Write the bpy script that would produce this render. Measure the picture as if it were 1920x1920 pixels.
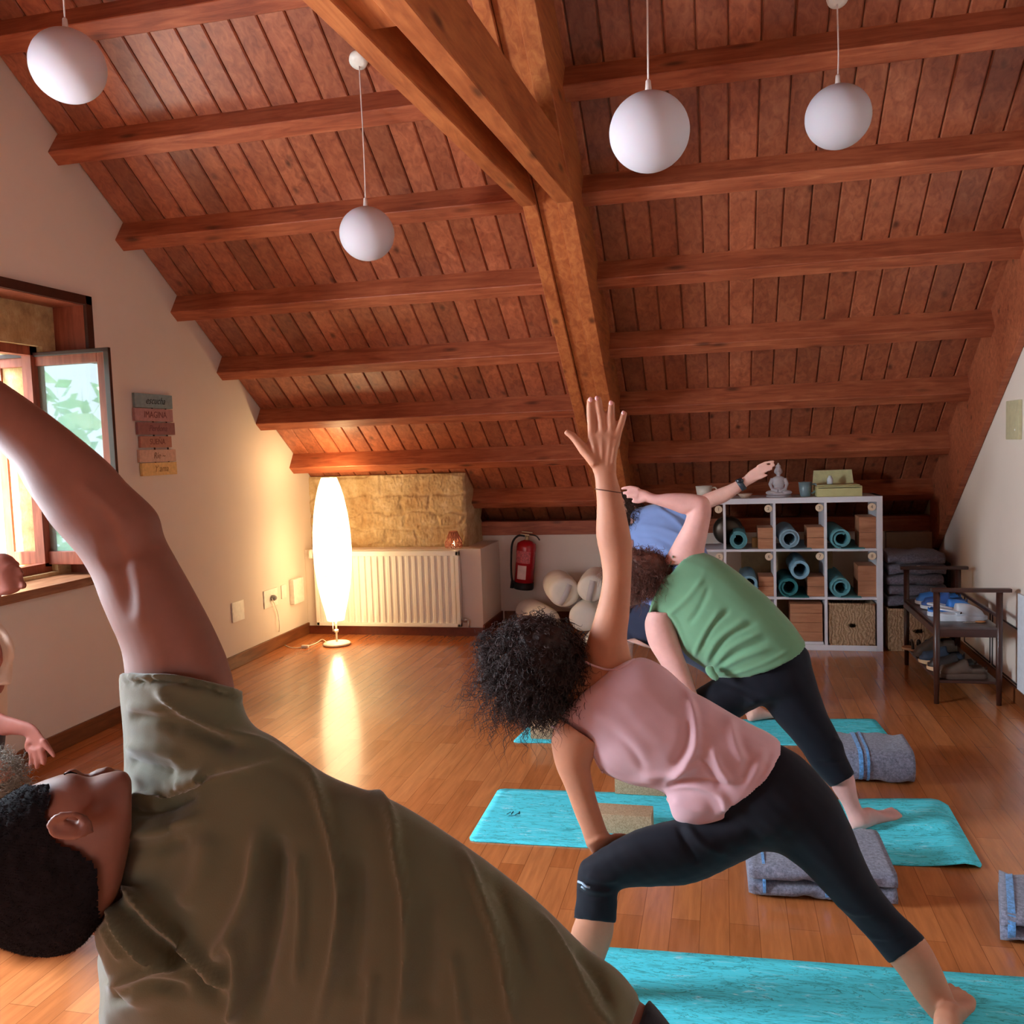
import bpy, bmesh, math, random
import numpy as np
from mathutils import Vector, Matrix
random.seed(7)
for _o in list(bpy.data.objects): bpy.data.objects.remove(_o)
SC = bpy.context.scene
COL = SC.collection
# ---------------------------------------------------------------- camera
YAW, PITCH, ROLL, F, CAMH = math.radians(13.31), math.radians(-4.20), math.radians(-1.98), 1671.6, 1.55
_f = Vector((-math.sin(YAW)*math.cos(PITCH), math.cos(YAW)*math.cos(PITCH), math.sin(PITCH)))
_r = Vector((math.cos(YAW), math.sin(YAW), 0))
_u = _r.cross(_f)
CR = _r*math.cos(ROLL) + _u*math.sin(ROLL)
CU = _u*math.cos(ROLL) - _r*math.sin(ROLL)
CF = _f
EYE = Vector((0, 0, CAMH))
cam_d = bpy.data.cameras.new('camera'); cam = bpy.data.objects.new('camera', cam_d); COL.objects.link(cam)
cam_d.sensor_width = 36; cam_d.lens = 36*F/1920; cam_d.clip_start = .05
cam.matrix_world = Matrix(((CR.x, CU.x, -CF.x, 0), (CR.y, CU.y, -CF.y, 0), (CR.z, CU.z, -CF.z, CAMH), (0, 0, 0, 1)))
SC.camera = cam
# ---------------------------------------------------------------- light and exposure
W = bpy.data.worlds.new('world'); SC.world = W; W.use_nodes = True
_bg = W.node_tree.nodes['Background']; _bg.inputs[0].default_value = (.74, .87, 1, 1); _bg.inputs[1].default_value = 4.5
def area(name, loc, rot, sx, sy, e, col):
    l = bpy.data.lights.new(name, 'AREA'); l.shape = 'RECTANGLE'; l.size = sx; l.size_y = sy; l.energy = e; l.color = col
    o = bpy.data.objects.new(name, l); o.location = loc; o.rotation_euler = rot; COL.objects.link(o); return o
H90 = math.pi/2
# area lamps standing in for daylight: front left window, unseen near left window
area('daylight_window_front', (-6.6, 2.6, 4.9), (0, -math.radians(48), -.15), 2.6, 3.4, 1300, (.76, .87, 1))
area('daylight_window_near', (-4.05, 2.05, 1.5), (0, -H90, 0), 1.3, 1.5, 520, (.76, .87, 1))
# low sun through an unseen opening added behind the camera: lands on the floor there and lights the roof from below
_s = bpy.data.lights.new('sun', 'SUN'); _s.energy = 46; _s.angle = .02; _s.color = (1, .93, .84)
_so = bpy.data.objects.new('sun', _s); _so.rotation_euler = Vector((-.06, -1, .42)).to_track_quat('Z', 'Y').to_euler(); COL.objects.link(_so)
SC.view_settings.view_transform = 'Standard'; SC.view_settings.look = 'None'
SC.view_settings.exposure = 0.14; SC.view_settings.gamma = 1.0; SC.view_settings.use_curve_mapping = False
# ---------------------------------------------------------------- geometry of the view
def ray(x, y): return CF + CR*((x-960)/F) - CU*((y-960)/F)
def at(x, y, Y):
    d = ray(x, y); return EYE + d*(Y/d.y)
def atx(x, y, X):
    d = ray(x, y); return EYE + d*(X/d.x)
def atz(x, y, Z=0.):
    d = ray(x, y); return EYE + d*((Z-CAMH)/d.z)
def proj(p):
    q = Vector(p)-EYE; z = q.dot(CF); return (960+F*q.dot(CR)/z, 960-F*q.dot(CU)/z)
def pxm(p): return (Vector(p)-EYE).dot(CF)/F       # metres per pixel at a point
def roofz(y): return 6.33-.694*y
# ---------------------------------------------------------------- helpers
def lin(c):
    return tuple(((v/255)/12.92 if v/255 <= .04045 else ((v/255+.055)/1.055)**2.4) for v in c)
def tag(o, label=None, cat=None, group=None, kind=None):
    if label: o['label'] = label
    if cat: o['category'] = cat
    if group: o['group'] = group
    if kind: o['kind'] = kind
    return o
def empty(name, loc, label, cat, group=None, rot=0):
    o = bpy.data.objects.new(name, None); o.location = loc; o.rotation_euler = (0, 0, rot); o.empty_display_size = .05; COL.objects.link(o)
    return tag(o, label, cat, group)
def link(name, me, mat, parent=None, smooth=False):
    o = bpy.data.objects.new(name, me)
    if mat: me.materials.append(mat)
    if smooth: me.polygons.foreach_set('use_smooth', [True]*len(me.polygons))
    COL.objects.link(o)
    if parent:
        o.parent = parent
        Rz = Matrix.Rotation(parent_rot(parent), 4, 'Z')
        o.matrix_parent_inverse = Matrix.Identity(4)
        # meshes are written in world space: bring them into the parent's frame
        M = (Matrix.Translation(parent_loc(parent)) @ Rz).inverted()
        me.transform(M)
    return o
def parent_loc(p): return Vector(p.location) if not p.parent else parent_loc(p.parent)+Vector(p.location)
def parent_rot(p): return p.rotation_euler.z + (parent_rot(p.parent) if p.parent else 0)
class MB:
    """collects shapes, builds one mesh"""
    def __init__(s): s.bm = bmesh.new()
    def box(s, a, b, bev=0, rot=None, piv=None):
        x0, y0, z0 = a; x1, y1, z1 = b
        vs = [s.bm.verts.new((x, y, z)) for x in (x0, x1) for y in (y0, y1) for z in (z0, z1)]
        fs = [s.bm.faces.new([vs[i] for i in q]) for q in ((0,1,3,2),(4,6,7,5),(0,4,5,1),(2,3,7,6),(0,2,6,4),(1,5,7,3))]
        if bev > 0:
            es = {e for f in fs for e in f.edges}
            r = bmesh.ops.bevel(s.bm, geom=list(es), offset=bev, segments=2, affect='EDGES', profile=.7)
            vs = list({v for f in r['faces'] for v in f.verts} | {v for v in vs if v.is_valid})
        if rot is not None:
            piv = Vector(piv if piv is not None else ((x0+x1)/2, (y0+y1)/2, (z0+z1)/2))
            bmesh.ops.rotate(s.bm, cent=piv, matrix=rot, verts=[v for v in vs if v.is_valid])
        return s
    def prism(s, pts, off):
        off = Vector(off); a = [s.bm.verts.new(p) for p in pts]; b = [s.bm.verts.new(Vector(p)+off) for p in pts]; n = len(pts)
        s.bm.faces.new(a); s.bm.faces.new(b[::-1])
        for i in range(n): s.bm.faces.new([a[i], b[i], b[(i+1) % n], a[(i+1) % n]])
        return s
    def rings(s, rings, cap=True, close=False):
        R = [[s.bm.verts.new(p) for p in r] for r in rings]; n = len(R[0])
        for i in range(len(R)-1+(1 if close else 0)):
            A, B = R[i], R[(i+1) % len(R)]
            for k in range(n): s.bm.faces.new([A[k], A[(k+1) % n], B[(k+1) % n], B[k]])
        if cap and not close: s.bm.faces.new(R[0][::-1]); s.bm.faces.new(R[-1])
        return s
    def tube(s, pts, r, n=10, cap=True, flat=1.0, up=None):
        pts = [Vector(p) for p in pts]; rs = r if isinstance(r, (list, tuple)) else [r]*len(pts); rings = []
        prev = None
        for i, p in enumerate(pts):
            t = (pts[min(i+1, len(pts)-1)]-pts[max(i-1, 0)]).normalized()
            u = prev if prev is not None else (Vector(up) if up else (Vector((0, 0, 1)) if abs(t.z) < .9 else Vector((1, 0, 0))))
            a = (u - t*u.dot(t)).normalized(); b = t.cross(a); prev = a
            rings.append([p+a*math.cos(k*2*math.pi/n)*rs[i]*flat+b*math.sin(k*2*math.pi/n)*rs[i] for k in range(n)])
        return s.rings(rings, cap)
    def lathe(s, c, prof, n=24, axis='z', cap=True):
        c = Vector(c); rings = []
        for r, h in prof:
            ring = []
            for k in range(n):
                a = k*2*math.pi/n; q = (math.cos(a)*r, math.sin(a)*r, h)
                if axis == 'y': q = (q[0], h, q[1])
                if axis == 'x': q = (h, q[0], q[1])
                ring.append(c+Vector(q))
            rings.append(ring)
        return s.rings(rings, cap)
    def ball(s, c, rx, ry=None, rz=None, n=16, m=10):
        ry = ry or rx; rz = rz or rx; c = Vector(c)
        rings = [[c+Vector((rx*math.sin(t)*math.cos(a), ry*math.sin(t)*math.sin(a), rz*math.cos(t))) for a in [k*2*math.pi/n for k in range(n)]] for t in [math.pi*(i+.02)/(m-1+.04) for i in range(m)]]
        return s.rings(rings)
    def build(s, name, mat, parent=None, smooth=False, auto=None):
        bmesh.ops.recalc_face_normals(s.bm, faces=s.bm.faces)
        me = bpy.data.meshes.new(name); s.bm.to_mesh(me); s.bm.free()
        o = link(name, me, mat, parent, smooth or auto is not None)
        if auto is not None:
            try: me.set_sharp_from_angle(angle=math.radians(auto))
            except Exception: pass
        return o
def struct(o): o['kind'] = 'structure'; return o
def text_mesh(name, txt, size, mat, M, parent=None, ext=.0006, align='CENTER', shear=0):
    cu = bpy.data.curves.new(name, 'FONT'); cu.body = txt; cu.size = size; cu.extrude = ext; cu.align_x = align; cu.align_y = 'CENTER'; cu.resolution_u = 3; cu.shear = shear
    t = bpy.data.objects.new(name+'_t', cu); COL.objects.link(t)
    dg = bpy.context.evaluated_depsgraph_get(); me = bpy.data.meshes.new_from_object(t.evaluated_get(dg)); me.name = name
    bpy.data.objects.remove(t); me.transform(M); me.materials.clear()
    return link(name, me, mat, parent)
def copy_tree(o, parent=None):
    c = o.copy(); COL.objects.link(c); c.parent = parent
    for ch in list(o.children): copy_tree(ch, c)
    return c
# ---------------------------------------------------------------- materials
class NT:
    def __init__(s, name, rough=.5, spec=.5):
        s.m = bpy.data.materials.new(name); s.m.use_nodes = True; s.t = s.m.node_tree; s.b = s.t.nodes['Principled BSDF']
        s.b.inputs['Roughness'].default_value = rough; s.b.inputs['Specular IOR Level'].default_value = spec
        s.tc = s.n('ShaderNodeTexCoord'); s.P = s.tc.outputs['Object']
    def n(s, k, **kw):
        x = s.t.nodes.new(k)
        for a, b in kw.items(): setattr(x, a, b)
        return x
    def l(s, a, b): s.t.links.new(a, b)
    def map(s, scale=(1, 1, 1), rot=(0, 0, 0), loc=(0, 0, 0), src=None):
        m = s.n('ShaderNodeMapping'); m.inputs['Scale'].default_value = scale; m.inputs['Rotation'].default_value = rot; m.inputs['Location'].default_value = loc
        s.l(src or s.P, m.inputs[0]); return m.outputs[0]
    def noise(s, v, scale, detail=4, rough=.55, dist=0, fac=True):
        x = s.n('ShaderNodeTexNoise'); x.inputs['Scale'].default_value = scale; x.inputs['Detail'].default_value = detail; x.inputs['Roughness'].default_value = rough; x.inputs['Distortion'].default_value = dist
        s.l(v, x.inputs['Vector']); return x.outputs[0] if fac else x.outputs[1]
    def ramp(s, v, stops, interp='LINEAR'):
        r = s.n('ShaderNodeValToRGB'); r.color_ramp.interpolation = interp; e = r.color_ramp.elements
        while len(e) < len(stops): e.new(.5)
        for i, (p, c) in enumerate(stops): e[i].position = p; e[i].color = (*c[:3], 1)
        s.l(v, r.inputs[0]); return r.outputs[0]
    def mix(s, f, a, b, mode='MIX'):
        m = s.n('ShaderNodeMix'); m.data_type = 'RGBA'; m.blend_type = mode
        for sock, v in ((m.inputs[0], f), (m.inputs[6], a), (m.inputs[7], b)):
            if hasattr(v, 'links'): s.l(v, sock)
            elif isinstance(v, (int, float)): sock.default_value = v
            else: sock.default_value = (*v[:3], 1)
        return m.outputs[2]
    def math(s, op, a, b=0.):
        m = s.n('ShaderNodeMath', operation=op)
        for i, v in enumerate((a, b)):
            if hasattr(v, 'links'): s.l(v, m.inputs[i])
            else: m.inputs[i].default_value = v
        return m.outputs[0]
    def sep(s, v):
        x = s.n('ShaderNodeSeparateXYZ'); s.l(v, x.inputs[0]); return x.outputs
    def comb(s, a, b, c):
        x = s.n('ShaderNodeCombineXYZ')
        for i, v in enumerate((a, b, c)):
            if hasattr(v, 'links'): s.l(v, x.inputs[i])
            else: x.inputs[i].default_value = v
        return x.outputs[0]
    def color(s, c):
        if hasattr(c, 'links'): s.l(c, s.b.inputs['Base Color'])
        else: s.b.inputs['Base Color'].default_value = (*c[:3], 1)
        return s
    def bump(s, h, strength=.3, dist=.01):
        b = s.n('ShaderNodeBump'); b.inputs['Strength'].default_value = strength; b.inputs['Distance'].default_value = dist
        s.l(h, b.inputs['Height']); s.l(b.outputs[0], s.b.inputs['Normal']); return s
def plain(name, rgb, rough=.5, spec=.5, metal=0, var=.08, vs=30, bump=0, bs=200):
    t = NT(name, rough, spec); c = lin(rgb)
    n = t.noise(t.P, vs, 3)
    t.color(t.ramp(n, [(.3, tuple(v*(1-var) for v in c)), (.7, tuple(min(1, v*(1+var)) for v in c))]))
    t.b.inputs['Metallic'].default_value = metal
    if bump: t.bump(t.noise(t.P, bs, 2), bump, .003)
    return t.m
def fabric(name, rgb, var=.1, bs=600, bump=.25, rough=.9, vs=8, sheen=.15):
    t = NT(name, rough, .2); c = lin(rgb)
    t.color(t.ramp(t.noise(t.P, vs, 4), [(.3, tuple(v*(1-var) for v in c)), (.7, tuple(min(1, v*(1+var)) for v in c))]))
    t.b.inputs['Sheen Weight'].default_value = sheen
    t.bump(t.noise(t.P, bs, 2), bump, .0015); return t.m
def wood(name, dark, mid, light, axis='x', board=None, rough=.45, knots=True, spec=.4, bumps=.05, boardvar=.35):
    """stained wood; grain along axis; board = (axis, pitch) gives each board a tone of its own"""
    t = NT(name, rough, spec); P = t.P
    if board:
        o = t.sep(P); k = 'xyz'.index(board[0])
        idx = t.math('FLOOR', t.math('DIVIDE', t.math('ADD', o[k], board[2] if len(board) > 2 else 0.), board[1]))
        wn = t.n('ShaderNodeTexWhiteNoise', noise_dimensions='1D'); t.l(idx, wn.inputs['W'])
        off = t.n('ShaderNodeVectorMath', operation='SCALE'); t.l(wn.outputs['Color'], off.inputs[0]); off.inputs['Scale'].default_value = 37.
        ad = t.n('ShaderNodeVectorMath', operation='ADD'); t.l(P, ad.inputs[0]); t.l(off.outputs[0], ad.inputs[1]); P = ad.outputs[0]
    sc = {'x': (1, 9, 9), 'y': (9, 1, 9), 'z': (9, 9, 1)}[axis]
    v = t.map(sc, src=P)
    g = t.noise(v, 3.2, 6, .6, .9)
    col = t.ramp(g, [(.28, lin(dark)), (.5, lin(mid)), (.75, lin(light))])
    big = t.noise(P, 2.6, 4, .6)
    col = t.mix(t.ramp(big, [(.35, (.0,)*3), (.7, (.7,)*3)]), col, t.mix(1., col, (.62, .5, .48), 'MULTIPLY'))
    if board:
        col = t.mix(1., col, t.ramp(wn.outputs['Value'], [(0, (1-boardvar,)*3), (1, (1+boardvar*.5,)*3)]), 'MULTIPLY')
    if knots:
        kv = t.map({'x': (2.2, 7, 7), 'y': (7, 2.2, 7), 'z': (7, 7, 2.2)}[axis], src=P)
        vo = t.n('ShaderNodeTexVoronoi'); vo.inputs['Scale'].default_value = 1.; t.l(kv, vo.inputs['Vector'])
        col = t.mix(t.ramp(vo.outputs['Distance'], [(.05, (.75,)*3), (.17, (0,)*3)]), col, lin(tuple(c*.45 for c in dark)))
    t.color(col); t.bump(t.noise(v, 6, 4), bumps, .004)
    return t.m
# ================================================================ ROOM
XL, XR, YB, YF = -3.5, 1.612, 7.62, -2.6
RIDGE = 1.2
SL = .694; CN = 1/math.sqrt(1+SL*SL)
M_wall = plain('plaster', (226, 212, 198), .85, .2, var=.02, vs=3, bump=.05, bs=60)
M_wall_l = M_wall
M_white = plain('white_paint', (228, 226, 222), .45, .4, var=.02)
M_board = wood('ceiling_board_wood', (136, 70, 46), (170, 96, 64), (196, 122, 84), 'y', ('x', .1425, 3.5), .40, True, .8, boardvar=.3)
M_beam = wood('beam_wood', (136, 68, 44), (168, 92, 60), (194, 116, 78), 'x', None, .5, True, .3)
M_truss = wood('truss_wood', (150, 78, 42), (180, 102, 56), (204, 128, 72), 'y', None, .5, True, .3)
M_base = wood('baseboard_wood', (96, 54, 30), (124, 74, 42), (146, 92, 54), 'y', None, .4, False)
M_frame = wood('window_frame_wood', (120, 58, 40), (150, 78, 56), (172, 98, 72), 'z', None, .4, False)
M_dark = plain('dark_wood', (62, 34, 26), .35, .5, var=.2, vs=14)
M_black = plain('black', (14, 14, 16), .6)
# floor: parquet strips
def floor_mat():
    t = NT('parquet', .25, .5)
    o = t.sep(t.P)
    br = t.n('ShaderNodeTexBrick'); br.offset = .37; br.offset_frequency = 2; br.squash = 1
    br.inputs['Scale'].default_value = 1.; br.inputs['Brick Width'].default_value = .78; br.inputs['Row Height'].default_value = .092
    br.inputs['Mortar Size'].default_value = .0012; br.inputs['Mortar Smooth'].default_value = .3; br.inputs['Bias'].default_value = 0
    br.inputs['Color1'].default_value = (0, 0, 0, 1); br.inputs['Color2'].default_value = (1, 1, 1, 1); br.inputs['Mortar'].default_value = (.5, .5, .5, 1)
    t.l(t.comb(o[1], o[0], 0.), br.inputs['Vector'])
    col = t.ramp(br.outputs['Color'], [(0, lin((174, 102, 54))), (.5, lin((186, 112, 62))), (1, lin((198, 124, 72)))])
    g = t.noise(t.map((14, 1.2, 1)), 3, 5, .6, .5)
    col = t.mix(1., col, t.ramp(g, [(.3, (.78,)*3), (.7, (1.1,)*3)]), 'MULTIPLY')
    col = t.mix(t.math('MULTIPLY', br.outputs['Fac'], .6), col, lin((84, 42, 20)))
    t.color(col)
    t.b.inputs['Coat Weight'].default_value = .35; t.b.inputs['Coat Roughness'].default_value = .12
    r = t.ramp(t.noise(t.P, 3, 4), [(.2, (.20,)*3), (.8, (.26,)*3)]); t.l(r, t.b.inputs['Roughness'])
    t.bump(t.noise(t.map((14, 1.2, 1)), 4, 3), .03, .003)
    return t.m
fl = MB(); fl.box((XL-.45, YF-.3, -.1), (XR+.3, YB+.3, 0)); struct(fl.build('floor', floor_mat()))
# ceiling: front slope boards (each modelled, grooves between), rear slope plain boards
cb = MB(); pitch = .1425; k = 0; x = XL
yl = YB+.34
while x < XR-.01:
    x1 = min(x+pitch, XR)-.004; x0 = x+.004
    for (ya, yb) in ((RIDGE, yl), (RIDGE, YF-.1)):
        za = roofz(RIDGE); zb = za-SL*abs(yb-RIDGE)
        d = .005
        pts = [(x0-.001, 0, d+.002), (x0+d, 0, 0), (x1-d, 0, 0), (x1+.001, 0, d+.002), (x1+.001, 0, .02), (x0-.001, 0, .02)]
        cb.prism([(p[0], ya, za+p[2]/CN) for p in pts], (0, yb-ya, zb-za))
    x += pitch
za = roofz(RIDGE)
for yb in (yl, YF-.1):
    zb = za-SL*abs(yb-RIDGE)
    cb.prism([(XL-.2, RIDGE, za+.02), (XR+.2, RIDGE, za+.02), (XR+.2, RIDGE, za+.12), (XL-.2, RIDGE, za+.12)], (0, yb-RIDGE, zb-za))
struct(cb.build('ceiling', M_board))
# walls
def gable(x0, x1, holes, name):
    """gable wall slab between x0 and x1 with rectangular holes (y0,y1,z0,z1)"""
    m = MB(); ys = sorted({YF, YB, RIDGE} | {h[0] for h in holes} | {h[1] for h in holes})
    top = lambda y: roofz(RIDGE)-SL*abs(y-RIDGE)+.01
    for a, b in zip(ys[:-1], ys[1:]):
        segs = [(0, None)]
        for h in holes:
            if a >= h[0]-1e-6 and b <= h[1]+1e-6: segs = [(0, h[2]), (h[3], None)]
        for lo, hi in segs:
            m.prism([(x0, a, lo), (x0, b, lo), (x0, b, hi if hi else top(b)), (x0, a, hi if hi else top(a))], (x1-x0, 0, 0))
    bmesh.ops.remove_doubles(m.bm, verts=m.bm.verts, dist=1e-5)
    return struct(m.build(name, M_wall))
WY0, WY1, WZ0, WZ1 = 3.05, 4.435, .905, 2.432
gable(XL, XL-.20, [(WY0, WY1, WZ0, WZ1), (1.3, 2.75, .9, 2.2)], 'wall_left')
gable(XR, XR+.25, [], 'wall_right')
# outer stone leaf of the left wall round the front window
def stone_mat(name, c1, c2, c3, sc=1.):
    t = NT(name, .9, .2)
    n = t.noise(t.P, 9*sc, 6, .65)
    col = t.ramp(n, [(.3, lin(c1)), (.5, lin(c2)), (.72, lin(c3))])
    col = t.mix(t.ramp(t.noise(t.P, 3*sc, 3), [(.45, (0,)*3), (.7, (.5,)*3)]), col, lin((168, 122, 70)))
    t.color(col); t.bump(t.noise(t.map((1, 1, .4)), 60*sc, 4, .7), .6, .008); return t.m
M_stone = stone_mat('rubble_stone', (150, 122, 84), (188, 158, 110), (214, 190, 146))
st = MB()
for a, b in (((XL-.5, 2.4, 0), (XL-.2, 3.2, 3)), ((XL-.5, 4.33, 0), (XL-.2, 5.2, 3)), ((XL-.5, 3.2, 2.20), (XL-.2, 4.33, 3)), ((XL-.5, 3.2, 0), (XL-.2, 4.33, .93))): st.box(a, b)
struct(st.build('wall_outer_stone', M_stone))
kb = MB(); kb.box((XL-.1, YB, 0), (XR+.1, YB+.3, .771)); kb.box((XL-.1, YB+.24, .7), (XR+.1, YB+.5, .95)); kb.box((XR, YB, 0), (XR+.25, YB+.5, 1.2)); kb.box((XL-.2, YB, 0), (XL, YB+.5, 1.2)); struct(kb.build('wall_back', M_wall))
rw = MB()
for a, b in (((XL-.2, YF-.2, 0), (XR+.2, YF, .08)), ((XL-.2, YF-.2, .08), (-3.1, YF, 1.5)), ((-1.5, YF-.2, .08), (XR+.2, YF, 1.5)), ((XL-.2, YF-.2, 1.5), (XR+.2, YF, 3.0))): rw.box(a, b)
struct(rw.build('wall_behind', M_board))  # unseen rear wall, dark boards chosen to cut its bounce
# baseboards
for nm, a, b in (('left', (XL, YF, 0), (XL+.016, 7.0, .097)), ('right', (XR-.016, YF, 0), (XR, YB, .09)), ('back', (-1.9, YB-.016, 0), (XR, YB, .095))):
    m = MB(); m.box(a, b, .004); struct(m.build('baseboard_'+nm, M_base))
# radiator niche box: white plaster parapet with stone chimney breast above
BX1 = -1.93
m = MB(); m.box((XL, 7.0, 0), (BX1, YB, .725), .006); struct(m.build('wall_niche', M_wall))
m = MB(); m.box((XL, 6.985, 0), (BX1+.012, 7.0, .07)); m.box((BX1, 6.985, 0), (BX1+.014, YB, .095)); struct(m.build('baseboard_niche', plain('niche_baseboard', (104, 46, 26), .4, .4, var=.15)))
# rubble stone breast with real relief
def breast():
    x0, x1, z0, z1 = XL, -2.085, .725, 1.345; Y = 7.17; nx, nz = 230, 104
    rnd = np.random.RandomState(5)
    # courses of stones
    rows = [(z0, .165), (z0+.165, .125), (z0+.29, .15), (z0+.44, .19)]
    cells = []
    for z, h in rows:
        x = x0-.1
        while x < x1:
            w = h*rnd.uniform(1.2, 3.4); cells.append((x+w/2, z+h/2, w/2, h/2)); x += w
    X, Z = np.meshgrid(np.linspace(x0, x1, nx), np.linspace(z0, z1, nz))
    def vn(X, Z, s, seed):
        r = np.random.RandomState(seed).rand(64, 64); u = X*s % 63; v = Z*s % 63
        i = u.astype(int); j = v.astype(int); fu = u-i; fv = v-j; fu = fu*fu*(3-2*fu); fv = fv*fv*(3-2*fv)
        return (r[j, i]*(1-fu)+r[j, i+1]*fu)*(1-fv)+(r[j+1, i]*(1-fu)+r[j+1, i+1]*fu)*fv
    Xw = X+.07*(vn(X+9, Z+3, 9, 1)-.5); Zw = Z+.055*(vn(X+9, Z+3, 9, 2)-.5)
    Hh = np.zeros_like(X)
    for cx, cz, hw, hh in cells:
        d = np.minimum(hw-np.abs(Xw-cx), hh-np.abs(Zw-cz)); e = np.clip((d-.004)/.022, 0, 1); e = e*e*(3-2*e)
        Hh = np.maximum(Hh, e*(.010+.008*rnd.rand()))
    Hh += .010*vn(X+9, Z, 75, 3)*(.4+.6*vn(X+4, Z*.5, 12, 4)) + .008*vn(X+9, Z*.4+2, 95, 6)
    edge = np.clip((x1-X)/.03, 0, 1)**.5; Hh *= edge
    bm = bmesh.new(); V = [[bm.verts.new((X[j, i], Y-Hh[j, i], Z[j, i])) for i in range(nx)] for j in range(nz)]
    for j in range(nz-1):
        for i in range(nx-1): bm.faces.new([V[j][i], V[j][i+1], V[j+1][i+1], V[j+1][i]])
    # right side return
    Bk = [bm.verts.new((x1+.015*vn(np.array([z*3.]), np.array([1.]), 9, 8)[0]-.005, YB, z)) for z in [Z[j, 0] for j in range(nz)]]
    for j in range(nz-1): bm.faces.new([V[j][-1], Bk[j], Bk[j+1], V[j+1][-1]])
    tl = bm.verts.new((x0, YB, z1)); bm.faces.new([V[-1][i] for i in range(nx)]+[Bk[-1], tl])
    me = bpy.data.meshes.new('wall_stone'); bm.to_mesh(me); bm.free()
    o = link('wall_stone', me, stone_mat('chimney_stone', (172, 146, 108), (202, 176, 134), (224, 204, 166), 1.2), None, True); struct(o)
    m = MB(); m.box((x0, Y, z0-.002), (x1-.02, YB, z1)); struct(m.build('wall_stone_core', M_stone))
breast()
# ---------------------------------------------------------------- roof beams
def tilt_box(m, x0, x1, y, zoff0, along, depth, sgn=1):
    """beam with its top on the board line: y = lower front corner, rectangular section square to the slope"""
    n = Vector((0, -SL, -1)).normalized()*depth      # off the boards, into the room
    t = Vector((0, 1, -SL)).normalized()*along
    base = Vector((0, y, roofz(y)))+Vector((0, 0, zoff0))
    top0 = base - n*0
    a = top0; b = top0+n; c = b+t; d = top0+t
    m.prism([(x0, p.y, p.z) for p in (a, b, c, d)], (x1-x0, 0, 0)); return m
DEP = .141
PUR = [4.245+.513*k+DEP*SL*CN for k in range(-5, 7)]      # y where the front face meets the boards
TX0, TX1 = -.945, -.69
for y in PUR:
    for a, b in ((XL-.1, TX0+.03), (TX1-.03, XR+.05)):
        m = MB(); tilt_box(m, a, b, y, .01, .092, DEP+.008)
        bmesh.ops.bevel(m.bm, geom=list(m.bm.edges), offset=.004, segments=1, affect='EDGES')
        struct(m.build('ceiling_beam', M_beam))
# wall plate along the knee wall
m = MB(); m.box((XL+1.42, 7.60, .772), (XR, YB+.14, .892), .004); struct(m.build('ceiling_beam', M_beam))
# the truss: three timbers side by side
def rafter(x0, x1, u0, y0, y1, name='ceiling_beam', mat=None):
    m = MB(); z = lambda y, o: roofz(y)-o
    m.prism([(x0, y0, z(y0, -.01)), (x0, y1, z(y1, -.01)), (x0, y1, z(y1, u0)), (x0, y0, z(y0, u0))], (x1-x0, 0, 0))
    bmesh.ops.bevel(m.bm, geom=list(m.bm.edges), offset=.003, segments=1, affect='EDGES')
    return struct(m.build(name, mat or M_truss))
rafter(-.945, -.874, .50, RIDGE, 7.62)
rafter(-.872, -.772, .47, RIDGE, 7.62)
rafter(-.770, -.690, .50, RIDGE, 7.62)
# collar ties running back over the camera
CZ = 2.735
for xa, xb, xc, xd in ((-.948, -.874, -1.05, -.970), (-.772, -.688, -.876, -.790)):
    m = MB(); y1 = 4.43; y0 = 2.3; k = (xa-xc)/(y1-y0)
    ye = -2.2; xs = xa-k*(y1-ye); xt = xb-(xb-xd)/(y1-y0)*(y1-ye)*1.0
    xt = xs+(xb-xa)
    m.prism([(xs, ye, CZ), (xt, ye, CZ), (xb, y1, CZ), (xa, y1, CZ)], (0, 0, .24))
    bmesh.ops.bevel(m.bm, geom=list(m.bm.edges), offset=.004, segments=1, affect='EDGES')
    struct(m.build('ceiling_beam', M_truss))
m = MB(); m.box((-1.0, 2.25, CZ+.03), (-.86, 2.52, CZ+.2)); struct(m.build('ceiling_beam', M_truss))
# rafter against the right hand wall
rafter(XR-.045, XR-.002, .58, RIDGE, 7.45, mat=M_beam)
# ---------------------------------------------------------------- front window
m = MB()
cw = .052
m.box((XL-.005, WY1, WZ0-.03), (XL+.02, WY1+cw, WZ1+cw), .003)
m.box((XL-.005, WY0-cw, WZ1), (XL+.02, WY1+cw, WZ1+cw), .003)
m.box((XL-.005, WY0-cw, WZ0-.03), (XL+.02, WY0, WZ1+cw), .003)
win = m.build('window_1', M_dark); struct(win)
m = MB()
m.box((XL-.20, WY1-.002, WZ0), (XL, WY1+.02, WZ1)); m.box((XL-.20, WY0-.02, WZ0), (XL, WY0+.002, WZ1)); m.box((XL-.20, WY0, WZ1-.002), (XL, WY1, WZ1+.02))
m.build('reveal', M_frame, win)
m = MB(); m.box((XL-.45, WY0-.06, WZ0-.045), (XL+.075, WY1+.02, WZ0+.003), .006); m.build('window_sill', wood('sill_wood', (112, 70, 44), (150, 102, 70), (176, 128, 92), 'y', None, .3, False), win)
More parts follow.
